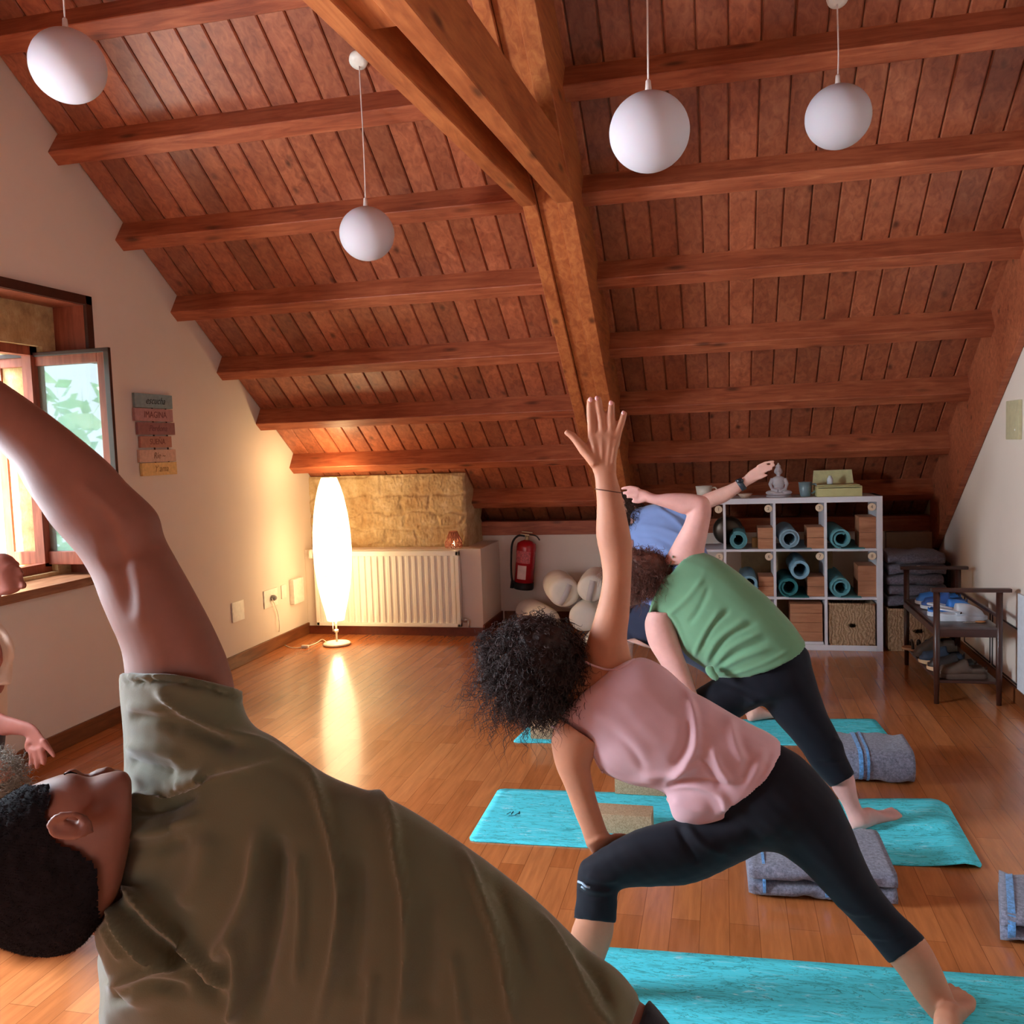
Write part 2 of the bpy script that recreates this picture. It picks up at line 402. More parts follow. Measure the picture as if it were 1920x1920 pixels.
def casement(hinge, end, z0, z1):
    """open casement leaf between two plan points"""
    h = Vector((*hinge, 0)); e = Vector((*end, 0)); u = (e-h).normalized(); n = Vector((-u.y, u.x, 0)); w = (e-h).length
    R = Matrix(((u.x, n.x, 0, h.x), (u.y, n.y, 0, h.y), (0, 0, 1, 0), (0, 0, 0, 1)))
    def bar(name, a0, a1, b0, b1, t0=-.02, t1=.02, mat=M_frame, par=None):
        m = MB(); m.box((a0, t0, b0), (a1, t1, b1), .003)
        m.bm.transform(R); return m.build(name, mat, par)
    fr = MB(); s = .055
    for a in ((0, s, z0, z1), (w-s, w, z0, z1), (s, w-s, z1-s, z1), (s, w-s, z0, z0+.075)): fr.box((a[0], -.024, a[2]), (a[1], .024, a[3]), .005)
    fr.bm.transform(R); f = fr.build('casement_frame', M_frame, win)
    gt = NT('window_glass', .02, .5); gt.color((.55, .72, .70)); gt.b.inputs['Metallic'].default_value = .0; gt.b.inputs['IOR'].default_value = 2.2
    gt.b.inputs['Transmission Weight'].default_value = .75
    bar('pane', s-.004, w-s+.004, z0+.07, z1-s+.004, -.003, .003, gt.m, f)
    bar('edge_seal', w-.004, w+.03, z0-.005, z1+.012, -.035, -.015, M_dark, f)
    bar('top_seal', 0, w+.03, z1-.004, z1+.02, -.035, -.015, M_dark, f)
pt = at(213, 655, 4.33); pb = at(150, 1056, 4.36)
casement((-4.03, 4.34), (pt.x-.03, 4.32), pb.z, pt.z-.012)
m = MB(); m.box((XL-.30, 3.17, .96), (XL-.24, 3.23, 2.20)); m.box((XL-.30, 4.28, .96), (XL-.24, 4.33, 2.20)); m.box((XL-.30, 3.2, 2.15), (XL-.24, 4.33, 2.2)); m.box((XL-.30, 3.2, .93), (XL-.24, 4.33, .98))
m.build('outer_frame', M_frame, win)
# unseen windows: near left placed for side light, rear one added for sun
for i, (x, y0, y1, z0, z1) in enumerate(((XL, 1.3, 2.75, .9, 2.2),)):
    m = MB()
    for a in ((y0, y0+.06, z0, z1), (y1-.06, y1, z0, z1), ((y0+y1)/2-.03, (y0+y1)/2+.03, z0, z1), (y0, y1, z0, z0+.06), (y0, y1, z1-.06, z1)): m.box((x-.12, a[0], a[2]), (x-.06, a[1], a[3]))
    struct(m.build('window_%d' % (i+2), M_frame))
m = MB()
for xx in (-3.1, -2.33, -1.56): m.box((xx, YF-.15, .08), (xx+.06, YF-.09, 1.5))
m.box((-3.1, YF-.15, .08), (-1.5, YF-.09, .14)); m.box((-3.1, YF-.15, 1.44), (-1.5, YF-.09, 1.5)); struct(m.build('window_4', M_frame))  # rear opening added and sized to let the sun reach the floor
# outdoors beyond the front window: hedge, and unseen ground paled to brighten ceiling gloss
m = MB(); m.box((-16, -12, -2.6), (XL-.6, 14, -2.5)); struct(m.build('ground_outside', plain('brightened_ground', (210, 212, 205), .9)))
def hedge():
    rnd = random.Random(3); bm = bmesh.new()
    for i in range(3800):
        c = Vector((-9.0+rnd.gauss(0, .5), rnd.uniform(-4, 9), rnd.uniform(-2.5, 2.6))); s = rnd.uniform(.12, .3)
        u = Vector((rnd.gauss(0, 1), rnd.gauss(0, 1), rnd.gauss(0, 1))).normalized(); v = u.orthogonal().normalized()
        bm.faces.new([bm.verts.new(c+a*s) for a in (u, v*.45, -u, -v*.45)])
    me = bpy.data.meshes.new('garden_foliage'); bm.to_mesh(me); bm.free()
    t = NT('leaves', .6); t.color(t.ramp(t.noise(t.P, 4, 4), [(.3, lin((130, 175, 135))), (.6, lin((180, 215, 185))), (.8, lin((215, 238, 222)))])); t.b.inputs['Transmission Weight'].default_value = .0
    o = link('garden_foliage', me, t.m); tag(o, 'pale green garden foliage seen outside the open window', 'foliage', kind='stuff')
hedge()
# right wall: low white storage hatches and pilaster panel
m = MB(); a = atx(1905, 1112, XR-.02); m.box((XR-.012, 1.9, .09), (XR+.01, a.y, a.z), .003); struct(m.build('door_1', plain('white_door', (232, 236, 242), .4)))
m = MB()
for (y0, y1, z0, z1) in ((5.42, 5.95, .10, .42), (6.0, 6.6, .10, .42)):
    for q in ((y0, y1, z0, z0+.008), (y0, y1, z1, z1+.008), (y0, y0+.008, z0, z1), (y1, y1+.008, z0, z1)): m.box((XR-.006, q[0], q[2]), (XR, q[1], q[3]))
struct(m.build('trim_1', plain('dark_gap', (70, 66, 64), .7)))
# ================================================================ OBJECTS
M_ivory = plain('ivory_plastic', (232, 228, 216), .4)
M_enamel = plain('radiator_enamel', (236, 232, 222), .3, .5, var=.01)
M_metal = plain('brushed_metal', (190, 186, 180), .3, .5, 1)
M_cork = NT('cork', .85, .2); M_cork.color(M_cork.ramp(M_cork.noise(M_cork.P, 220, 4, .7), [(.35, lin((150, 122, 92))), (.6, lin((192, 164, 132)))])); M_cork = M_cork.m
M_block = wood('block_wood', (168, 112, 78), (190, 132, 96), (206, 150, 112), 'x', None, .6, False)
M_opal = NT('opal_glass', .7, .15); M_opal.color(lin((196, 190, 196))); M_opal.b.inputs['Subsurface Weight'].default_value = .15; M_opal = M_opal.m
M_cord = plain('white_cord', (214, 196, 188), .5)
# ---- pendant globes
def pendant(px, py, Y, r, label):
    c = at(px, py, Y); top = roofz(c.y)
    t = empty('pendant_lamp', (c.x, c.y, top), label, 'lamp', 'white globe pendant lamps hanging from the boarded ceiling')
    m = MB(); prof = []
    rz = r*.965
    for i in range(3, 33):
        a = math.pi*i/33; prof.append((r*math.sin(a), rz*math.cos(a)))
    prof = [(.001, prof[0][1])]+prof+[(.001, -rz)]
    m.lathe(c, prof, 40); m.build('globe_shade', M_opal, t, True)
    tp = c.z+rz*math.cos(math.pi*3/33)
    m = MB(); m.lathe((c.x, c.y, tp), [(.004, .05), (.009, .045), (.011, .02), (.014, -.004), (.002, -.006)], 14); m.build('cord_grip', M_cord, t, True)
    m = MB(); n = 10
    m.tube([(c.x+.006*math.sin(3*k/n)*(1-k/n), c.y, tp+.03+(top-.02-tp-.03)*k/n) for k in range(n+1)], .0032, 8); m.build('cord', M_cord, t, True)
    m = MB(); m.lathe((0, 0, 0), [(.001, 0), (.044, 0), (.046, -.006), (.044, -.024), (.02, -.03), (.001, -.031)], 24)
    R = Matrix.Rotation(-math.atan(SL), 4, 'X'); R.translation = Vector((c.x, c.y, top)); m.bm.transform(R)
    m.build('ceiling_rose', M_ivory, t, True)
pendant(127.5, 123.8, 3.05, .138, 'white glass globe pendant at the top left corner, nearest the gable wall')
pendant(688, 438.5, 4.17, .133, 'white glass globe pendant hanging lowest, left of the big roof truss')
pendant(1217.5, 248, 3.25, .140, 'white glass globe pendant just right of the roof truss, largest on the right')
pendant(1571.4, 219.3, 4.19, .138, 'small white glass globe pendant farthest to the right of the truss')
# ---- paper floor lamp
lb = atz(632, 1209); LY = lb.y
t = empty('floor_lamp', (lb.x, lb.y, 0), 'tall glowing white paper floor lamp standing before the radiator', 'lamp')
m = MB(); m.lathe((lb.x, lb.y, 0), [(.001, .002), (.105, .002), (.112, .008), (.112, .014), (.100, .022), (.03, .027), (.001, .028)], 40); m.build('base', M_ivory, t, True)
zt = at(624, 896, LY).z; zb = at(631, 1163, LY).z
m = MB(); m.lathe((lb.x, lb.y, 0), [(.008, .025), (.008, zb+.25)], 12); m.lathe((lb.x, lb.y, 0), [(.004, .1), (.017, .105), (.017, .125), (.004, .13)], 12); m.lathe((lb.x-.028, lb.y, 0), [(.003, .11), (.003, zb+.05)], 8); m.build('pole', M_ivory, t, True)
lm = NT('glowing_paper', .8, .1); lm.color((.9, .85, .75))
g = lm.sep(lm.P)[2]
lm.l(lm.ramp(g, [(.0, lin((255, 206, 140))), (.28, lin((255, 218, 160))), (.9, lin((255, 218, 162)))]), lm.b.inputs['Emission Color'])
lm.b.inputs['Emission Strength'].default_value = 5.2
wd = [(0, .068), (.06, .082), (.15, .108), (.25, .130), (.38, .148), (.5, .153), (.62, .149), (.75, .134), (.86, .112), (.94, .088), (1, .062)]
def wv(u):
    for (a, p), (b, q) in zip(wd[:-1], wd[1:]):
        if u <= b: return p+(q-p)*(u-a)/(b-a)
m = MB(); rings = []
for i in range(33):
    u = i/32; r = wv(u)*(sum(1 for _ in [0])) 
    ring = []
    for k in range(32):
        a = k*2*math.pi/32; rr = r*(1-.035*(abs(math.sin(a*4))**.5 < .35)); ring.append(Vector((lb.x+rr*math.cos(a), lb.y+rr*math.sin(a), zb+(zt-zb)*u)))
    rings.append(ring)
m.rings(rings, False); sh = m.build('lamp_shade', lm.m, t, True)
m = MB()
for u in (0, .33, .66, 1.):
    m = MB(); r = wv(u)*.985; m.tube([(lb.x+r*math.cos(a), lb.y+r*math.sin(a), zb+(zt-zb)*u) for a in [k*2*math.pi/24 for k in range(25)]], .0018, 6); m.build('shade_ring', M_ivory, sh, True)
# cord on the floor to the socket
pts = [atx(510, 1122, XL+.03), atx(521, 1150, XL+.02), atx(524, 1180, XL+.02), atz(520, 1200, .01), atz(545, 1214, .006), atz(570, 1213, .006), atz(592, 1206, .006), atz(604, 1199, .012), atz(612, 1204, .03)]
def smooth_path(pts, n=8):
    out = []; P = [Vector(p) for p in pts]
    for i in range(len(P)-1):
        p0 = P[max(i-1, 0)]; p1 = P[i]; p2 = P[i+1]; p3 = P[min(i+2, len(P)-1)]
        for k in range(n):
            s = k/n; out.append(.5*((2*p1)+(-p0+p2)*s+(2*p0-5*p1+4*p2-p3)*s*s+(-p0+3*p1-3*p2+p3)*s**3))
    return out+[P[-1]]
m = MB(); m.tube(smooth_path(pts), .0035, 8); o = m.build('power_cord', M_ivory, t, True)
m = MB(); c = atz(572, 1212, .012); m.box((c.x-.03, c.y-.012, .0), (c.x+.03, c.y+.012, .022), .006); m.build('foot_switch', M_ivory, t, True)
pl = NT('bulb_glow'); 
for u in (.3, .7):
    l = bpy.data.lights.new('floor_lamp_bulb', 'POINT'); l.energy = 9; l.color = (1, .72, .36); l.shadow_soft_size = .03
    # light leaves through the open top and bottom of the shade
    o = bpy.data.objects.new('floor_lamp_bulb', l); o.location = (0, 0, (zt+.01) if u > .5 else zb-.03); o.parent = t; COL.objects.link(o)
    if u < .5: l.energy = 3
# ---- sockets, switch plate, white unit
def wallplate(name, x0, y0, x1, y1, label, cat, d=.009, bev=.003, mat=None, X=XL):
    a = atx(x0, y0, X); b = atx(x1, y1, X); m = MB(); s = 1 if X < 0 else -1
    m.box((min(X, X+s*d), min(a.y, b.y), min(a.z, b.z)), (max(X, X+s*d), max(a.y, b.y), max(a.z, b.z)), bev); return tag(m.build(name, mat or M_ivory, None, auto=30), label, cat)
wallplate('blank_plate', 433, 1131, 457, 1160, 'square white blank cover plate low on the left wall', 'plate')
so = wallplate('power_socket', 493, 1109, 520, 1133, 'white power socket with a plug, left of the two plates', 'socket')
wallplate('light_switch', 526, 1098, 536, 1120, 'narrow white switch plate between the socket and the rounded unit', 'switch')
wallplate('wall_unit', 541, 1087, 563, 1127, 'rounded white plastic unit on the left wall near the corner', 'unit', .045, .02)
c = atx(512, 1121, XL+.02); m = MB(); m.lathe((XL+.01, c.y, c.z), [(.001, 0), (.022, 0), (.024, .02), (.016, .035), (.008, .042)], 16, 'x'); m.build('plug', plain('grey_plug', (150, 146, 138), .5), so, True) if False else tag(m.build('plug', plain('grey_plug', (150, 146, 138), .5), None, True), 'grey round plug pushed into the wall socket by the lamp', 'plug')
# ---- word sign
sg = empty('word_sign', (XL, 5.02, 1.70), 'stack of six pastel wooden planks with handwritten Spanish words beside the window', 'sign')
pls = [((253, 738), (323, 766), (126, 148, 152), 'escucha', (30, 44, 48), .5), ((253, 765.5), (324, 791), (176, 128, 128), 'IMAGINA', (110, 58, 62), 0), ((259, 791), (328, 816), (142, 90, 90), 'Perdona', (112, 62, 66), .3), ((264, 817), (322, 840), (176, 118, 100), 'SUEÑA', (120, 62, 50), 0), ((262, 842), (330, 867), (206, 166, 146), 'Ríe ~', (130, 92, 66), .3), ((267, 866), (332, 892), (226, 184, 116), 'Y ama', (150, 108, 50), .4)]
for (a, b, colr, wtxt, tc, shr) in pls:
    yl_ = (a[1]+b[1])/2; p = atx(a[0], yl_, XL+.022); q = atx(b[0], yl_, XL+.022); hz = (b[1]-a[1]-1.5)*pxm(p)/2
    zc = (p.z+q.z)/2; m = MB(); m.box((XL+.004, p.y, zc-hz), (XL+.022, q.y, zc+hz), .002); pk = m.build('plank', plain('sign_'+wtxt[:4], colr, .7, var=.12, vs=40), sg)
    Mx = Matrix(((0, 0, 1, XL+.0226), (1, 0, 0, (p.y+q.y)/2+.01), (0, 1, 0, zc), (0, 0, 0, 1)))
    text_mesh('lettering', wtxt, hz*1.45, plain('ink_'+wtxt[:4], tc, .7), Mx, pk, .0004, shear=shr)
m = MB(); m.box((XL, 5.0, 1.46), (XL+.005, 5.01, 1.95)); m.box((XL, 5.14, 1.46), (XL+.005, 5.15, 1.95)); m.build('hanging_strap', M_dark, sg)
# ---- radiator
ry = 6.93
a = at(583, 1036, ry); b = at(866.5, 1176.5, ry); x0, z1 = a.x+.02, a.z; x1 = at(861, 1100, ry).x; z0 = b.z
rd = empty('radiator', ((x0+x1)/2, ry, z0), 'cream ribbed panel radiator on the low wall behind the lamp', 'radiator')
m = MB(); nx = 22; w = (x1-x0-.05)/nx
P = []
m.box((x0, ry, z0), (x0+.028, ry+.055, z1), .004); m.box((x1-.028, ry, z0), (x1, ry+.055, z1), .004); m.box((x0, ry, z0), (x1, ry+.05, z0+.03), .004); m.box((x0, ry, z1-.035), (x1, ry+.05, z1), .004)
for i in range(nx):
    xa = x0+.025+w*i
    sec = [(0, .014), (w*.16, .013), (w*.30, .001), (w*.70, .001), (w*.84, .013), (w, .014)]
    ring = lambda z, s: [Vector((xa+px_, ry+.004+py_*s+(1-s)*.006, z)) for px_, py_ in sec]+[Vector((xa+w, ry+.04, z)), Vector((xa, ry+.04, z))]
    m.rings([ring(z0+.025, 0), ring(z0+.055, 1), ring(z1-.06, 1), ring(z1-.03, 0)], True)
m.build('radiator_panel', M_enamel, rd, auto=35)
m = MB(); m.box((x0, ry+.0, z1), (x1, ry+.06, z1+.006)); m.build('top_grille', M_enamel, rd)
m = MB(); c = Vector((x0-.035, ry+.03, at(580, 1040, ry).z)); m.lathe(c, [(.002, -.035), (.02, -.035), (.024, -.02), (.02, .03), (.01, .04), (.002, .042)], 16); m.tube([c+Vector((0, 0, -.01)), c+Vector((.06, 0, -.01))], .008, 8); m.build('thermostat_valve', M_enamel, rd, True)
m = MB(); c = Vector((x1+.03, ry+.03, at(870, 1164, ry).z)); m.tube([c+Vector((-.05, 0, 0)), c+Vector((.03, 0, 0))], .009, 8); m.lathe(c, [(.002, -.02), (.014, -.018), (.014, .018), (.002, .02)], 12); m.tube([c+Vector((.03, 0, 0)), c+Vector((.03, 0, -.06)), c+Vector((.03, .02, -.06))], .007, 8); m.build('pipe_fitting', M_metal, rd, True)
for xa_ in (x0+.2, x1-.24): m = MB(); m.box((xa_, ry+.05, z0+.1), (xa_+.04, 6.999, z1-.1)); m.build('bracket', M_enamel, rd)
# ---- candle holder
c = at(851, 1026, 7.07); c.z = .7255
ch = empty('candle_holder', c, 'small pink lattice glass candle holder with a lit tealight on the ledge', 'candle')
pk = NT('pink_glass', .2, .6); pk.color(lin((226, 150, 120))); pk.b.inputs['Transmission Weight'].default_value = .25
m = MB(); m.lathe(c, [(.06, 0), (.073, .02), (.068, .05), (.05, .085), (.034, .12), (.03, .14)], 24, cap=False); jar = m.build('jar', pk.m, ch, True)
md = jar.modifiers.new('w', 'WIREFRAME'); md.thickness = .006; md.use_replace = True
m = MB()
for k in range(12):
    a_ = k*math.pi/6; m.tube([c+Vector((.071*math.cos(a_), .071*math.sin(a_), .01)), c+Vector((.072*math.cos(a_+.5), .072*math.sin(a_+.5), .05)), c+Vector((.032*math.cos(a_+1), .032*math.sin(a_+1), .135))], .004, 6)
    m.tube([c+Vector((.071*math.cos(a_), .071*math.sin(a_), .01)), c+Vector((.072*math.cos(a_-.5), .072*math.sin(a_-.5), .05)), c+Vector((.032*math.cos(a_-1), .032*math.sin(a_-1), .135))], .004, 6)
m.build('lattice', pk.m, jar, True)
m = MB(); m.lathe(c, [(.001, .002), (.02, .002), (.02, .016), (.001, .016)], 16); cd = m.build('tealight', M_ivory, ch)
fm = NT('flame'); fm.b.inputs['Emission Color'].default_value = (1, .75, .35, 1); fm.b.inputs['Emission Strength'].default_value = 30
m = MB(); m.lathe(c, [(.001, .017), (.008, .026), (.009, .034), (.003, .05), (.0005, .058)], 12); m.build('flame', fm.m, cd, True)
# ---- fire extinguisher on the knee wall
ex = at(975, 1100, 7.53); X0 = at(979, 1030, 7.53).x; zb_ = at(970, 1104, 7.53).z; zt_ = at(978, 1008, 7.53).z
fe = empty('fire_extinguisher', (X0, 7.53, zb_), 'red fire extinguisher with black hose hanging on the low back wall', 'extinguisher')
ra = .085; hb = zt_-zb_-.03
tilt = Matrix.Translation((X0, 7.53, zb_)) @ Matrix.Rotation(math.radians(6), 4, 'Y') @ Matrix.Translation((-X0, -7.53, -zb_))
def tb(m): m.bm.transform(tilt); return m
m = MB(); m.lathe((X0, 7.53, zb_), [(.001, .06), (ra, .06), (ra, hb-.05), (ra*.94, hb-.02), (ra*.6, hb), (.02, hb+.012), (.001, hb+.013)], 32); cy = tb(m).build('cylinder_body', plain('extinguisher_red', (176, 22, 34), .25, .6), fe, True)
m = MB(); m.lathe((X0, 7.53, zb_), [(.001, 0), (ra*.98, 0), (ra*1.03, .01), (ra*1.03, .062), (.001, .064)], 32); tb(m).build('rubber_foot', M_black, fe, True)
def curved_label(z0, z1, a0, a1, r, mat, name, par, c=(X0, 7.53)):
    m = MB(); n = 14; A = [math.radians(a0+(a1-a0)*k/n) for k in range(n+1)]
    lo = [m.bm.verts.new((c[0]+r*math.cos(a), c[1]+r*math.sin(a), z0)) for a in A]; hi = [m.bm.verts.new((c[0]+r*math.cos(a), c[1]+r*math.sin(a), z1)) for a in A]
    for k in range(n): m.bm.faces.new([lo[k], lo[k+1], hi[k+1], hi[k]])
    return tb(m).build(name, mat, par, True)
curved_label(zb_+.095, zb_+.215, -125, -70, ra*1.012, plain('paper_label', (226, 196, 190), .7), 'inspection_label', cy)
curved_label(zb_+.235, zb_+.34, -150, -50, ra*1.008, plain('printed_label', (196, 92, 96), .5, var=.5, vs=60), 'printed_label', cy)
hd = Vector((X0, 7.53, zb_+hb))
m = MB(); m.tube([hd, hd+Vector((0, 0, .05))], .018, 12); m.box(hd+Vector((-.06, -.012, .05)), hd+Vector((.05, .012, .062)), .003); m.box(hd+Vector((-.05, -.01, .075)), hd+Vector((.045, .01, .084)), .003); tb(m).build('valve_handle', plain('brass_valve', (200, 180, 140), .35, .5, .6), fe, True)
m = MB(); q = hd; m.tube(smooth_path([q+Vector((-.02, -.01, .045)), q+Vector((-.08, -.01, .04)), q+Vector((-.125, -.01, -.03)), q+Vector((-.125, -.01, -.18)), q+Vector((-.115, -.01, -.30)), q+Vector((-.1, -.02, -hb+.06))]), .009, 10)
m.tube([q+Vector((-.1, -.02, -hb+.07)), q+Vector((-.1, -.02, -hb+.0))], [.012, .017], 10); m.tube(smooth_path([q+Vector((.02, -.01, .06)), q+Vector((.08, -.01, .055)), q+Vector((.115, -.01, .02))]), .006, 8); tb(m).build('hose', M_black, fe, True)
# ---- yoga bolsters
def bolster(px, py, Y, r, ang, L, label, tint=0, strap=True, flor=False):
    c = at(px, py, Y)
    if flor: c.z = r*.92
    d = Vector((math.sin(ang), math.cos(ang), 0)); u = Vector((math.cos(ang), -math.sin(ang), 0)); k = Vector((0, 0, 1))
    t = empty('bolster', (c.x, c.y, c.z-r), label, 'bolster', 'cream yoga bolsters piled by the back wall')
    prof = [(0, .12), (.006, .5), (.018, .78), (.04, .93), (.075, .99), (.15, 1.0), (L/2, 1.03), (L-.17, 1.0), (L-.1, .985), (L-.05, .9), (L-.02, .72), (L-.005, .4), (L, .08)]
    m = MB(); m.rings([[c+d*s+u*(math.cos(a)*r*q)+k*(math.sin(a)*r*q*.93) for a in [j*2*math.pi/28 for j in range(28)]] for s, q in prof]); b = m.build('cushion_body', M_bol, t, True)
    if strap:
        an = random.uniform(1.1, 1.6) if strap is True else strap; e1 = u*math.cos(an)+k*math.sin(an); e2 = d
        m = MB(); w = u*math.sin(an)*-1+k*math.cos(an); P = [c+e1*r*.62-e2*.004, c+e1*r*.3-e2*.03, c-e1*r*.1-e2*.036, c-e1*r*.5-e2*.018, c-e1*r*.78+e2*.02]
        P = [p+e2*.01 for p in smooth_path(P, 5)]
        a = [m.bm.verts.new(p+w*.022) for p in P]; bb = [m.bm.verts.new(p-w*.022) for p in P]; a2 = [m.bm.verts.new(p+w*.022-e2*.006) for p in P]; b2 = [m.bm.verts.new(p-w*.022-e2*.006) for p in P]
        for i in range(len(P)-1):
            for A, B in ((a, bb), (a2, b2), (a, a2), (bb, b2)): m.bm.faces.new([A[i], A[i+1], B[i+1], B[i]])
        m.build('carry_strap', M_bolstrap, t, True)
M_bol = fabric('bolster_cotton', (234, 226, 210), .05, 300, .15)
M_bolstrap = fabric('strap_cotton', (206, 198, 194), .05, 300, .15)
bolster(1060, 1113, 6.85, .128, -.30, .62, 'upper cream bolster left of the raised arm, strap facing front', strap=1.1)
bolster(1108, 1106, 6.80, .118, -.05, .62, 'upper cream bolster partly hidden behind the raised bare arm', strap=1.35)
bolster(1028, 1168, 6.95, .125, -.50, .62, 'leftmost cream bolster low in the pile, above the curly hair', strap=1.6)
bolster(1092, 1160, 6.72, .122, .05, .60, 'plain cream bolster in the middle of the pile without visible strap', strap=None)
bolster(1118, 1212, 6.68, .118, .05, .60, 'bottom right cream bolster of the pile next to the shoulder', strap=1.4)
# ---- cube shelf
M_shelf = plain('shelf_white', (226, 226, 230), .4, .4, var=.01)
SY = 6.70; SD = .39
sx1 = at(1655.5, 1080, SY).x; sz1 = at(1600, 931, SY).z; sx0 = sx1-1.47
sh = empty('cube_shelf', ((sx0+sx1)/2, SY, 0), 'white open cube shelf holding rolled mats and blocks', 'shelf')
th = .040; ti = .018; cw_ = (1.47-2*th-3*ti)/4; chh = (sz1-2*th-2*ti)/3
m = MB(); m.box((sx0, SY, 0), (sx0+th, SY+SD, sz1), .002); m.build('side_panel', M_shelf, sh)
m = MB(); m.box((sx1-th, SY, 0), (sx1, SY+SD, sz1), .002); m.build('side_panel', M_shelf, sh)
m = MB(); m.box((sx0, SY-.001, sz1-th), (sx1, SY+SD, sz1), .002); m.build('top_panel', M_shelf, sh)
m = MB(); m.box((sx0+th, SY, 0.0), (sx1-th, SY+SD, th), .002); m.build('bottom_panel', M_shelf, sh)
CX = [sx0+th+i*(cw_+ti) for i in range(4)]; CZs = [th+(2-j)*(chh+ti) for j in range(3)]   # left x of column, bottom z of row
for i in range(3): m = MB(); m.box((CX[i]+cw_, SY+.001, th), (CX[i]+cw_+ti, SY+SD-.001, sz1-th)); m.build('divider', M_shelf, sh)
for j in range(2): m = MB(); m.box((sx0+th, SY+.002, CZs[j]-ti), (sx1-th, SY+SD-.002, CZs[j])); m.build('shelf_board', M_shelf, sh)
M_disc = plain('disc_wood', (232, 208, 176), .6, var=.04); M_ink = plain('disc_ink', (120, 92, 66), .7)
num = 0
for j in range(3):
    for i in range(4):
        num += 1
        if num > 11: break
        if num == 11: break
        x = CX[i]+cw_-.032; z = CZs[j]+chh-.036
        m = MB(); m.lathe((x, SY-.004, z), [(.001, 0), (.027, 0), (.028, .003), (.027, .006), (.001, .006)], 24, 'y'); d = m.build('number_disc', M_disc, sh, auto=40)
        m = MB(); m.bm.free(); 
        Mx = Matrix(((1, 0, 0, x), (0, 0, -1, SY-.0045), (0, 1, 0, z), (0, 0, 0, 1)))
        text_mesh('numeral', str(num), .034, M_ink, Mx, d, .0004)
# ---- rolled mats
def mat_mat(name, base, vein, dark=(40, 110, 116), sc=1.):
    t = NT(name, .75, .25)
    w = t.noise(t.map((.9*sc, 4*sc, 4*sc)), 3, 3, .5, 1.2)
    n1 = t.noise(t.map((2.2*sc, 11*sc, 11*sc)), 3.2, 6, .65, 1.6)
    c = t.ramp(n1, [(.36, lin(tuple(v*.84 for v in base))), (.47, lin(base)), (.58, lin(base)), (.74, lin(vein))])
    n2 = t.noise(t.map((1.6*sc, 8*sc, 8*sc), loc=(5, 3, 1)), 2.4, 5, .6, 2.2)
    c = t.mix(t.ramp(n2, [(.484, (0,)*3), (.500, (.8,)*3), (.516, (0,)*3)]), c, lin(dark))
    t.color(c); t.bump(t.noise(t.P, 300, 2), .15, .002); return t.m
M_mat = mat_mat('yoga_mat_rubber', (84, 222, 238), (206, 242, 250))
M_roll = {k: plain('roll_'+k, c, .7, var=.1, vs=50) for k, c in dict(teal=(92, 158, 166), pale=(136, 172, 188), dark=(36, 118, 122), sky=(128, 176, 196)).items()}
def rolled_mat(x, z, r, tone, label, L=.60, hole=.42, tail=0, turns=1.6, Y=SY-.03, rest=True):
    t = empty('rolled_mat', (x, Y, z), label, 'mat', 'rolled yoga mats in the cube shelf')
    r0 = r*hole; thk = (r-r0)/(turns+.35); n = int(26*turns)
    inner, outer = [], []
    for k in range(n+1):
        a = 2*math.pi*turns*k/n; rr = r0+(r-thk-r0)*k/n; inner.append((rr, a)); outer.append((rr+thk*.93, a))
    e = inner[-1][1]
    off = 1.5*math.pi-e if tail else 2.1
    P = [(x+rr*math.cos(a+off), z+r+rr*math.sin(a+off)) for rr, a in inner]+[(x+rr*math.cos(a+off), z+r+rr*math.sin(a+off)) for rr, a in outer[::-1]]
    m = MB(); N = len(inner)
    A = [[m.bm.verts.new((p[0], yy, p[1])) for p in P] for yy in (Y, Y+L)]
    for s in range(2):
        for k in range(N-1): m.bm.faces.new([A[s][k], A[s][k+1], A[s][2*N-2-k], A[s][2*N-1-k]])
    for k in range(2*N): m.bm.faces.new([A[0][k], A[0][(k+1) % (2*N)], A[1][(k+1) % (2*N)], A[1][k]])
    if tail:
        m.box((x, Y, z+.0005), (x+tail, Y+L, z+.006))
    m.build('mat_roll', M_roll[tone], t, auto=35)
def cell(px, py): return at(px, py, SY-.02)
Z1, Z2, Z3 = CZs
def rx(px): return at(px, 1010, SY-.03).x
rolled_mat(rx(1384), Z1, .070, 'teal', 'teal rolled mat in the cube numbered 2, top row', turns=2)
rolled_mat(rx(1481), Z1, .078, 'pale', 'pale blue rolled mat with a loose tail, cube numbered 3', tail=.15, turns=2.)
rolled_mat(rx(1577), Z1, .076, 'teal', 'teal rolled mat with a loose tail in the cube numbered 4', tail=.16, turns=1.6)
rolled_mat(rx(1404), Z2+.03, .070, 'sky', 'light blue rolled mat beside the green back, middle row', turns=1.6)
rolled_mat(rx(1478), Z2, .074, 'dark', 'dark teal rolled mat lying under a paler one, cube numbered 7', tail=.14, hole=.5, turns=1.4)
rolled_mat(rx(1499), Z2+.128, .072, 'sky', 'light blue rolled mat with a wide hole, on top in cube 7', hole=.58, turns=1.)
rolled_mat(rx(1576), Z2, .076, 'teal', 'teal rolled mat in the cube numbered 8, middle row right', tail=.14, turns=1.8)
m = MB(); m.box((rx(1392), SY+.05, Z2), (rx(1418), SY+.3, Z2+.03)); tag(m.build('foam_wedge', M_cork), 'small wedge under the light blue roll in the middle row', 'wedge')
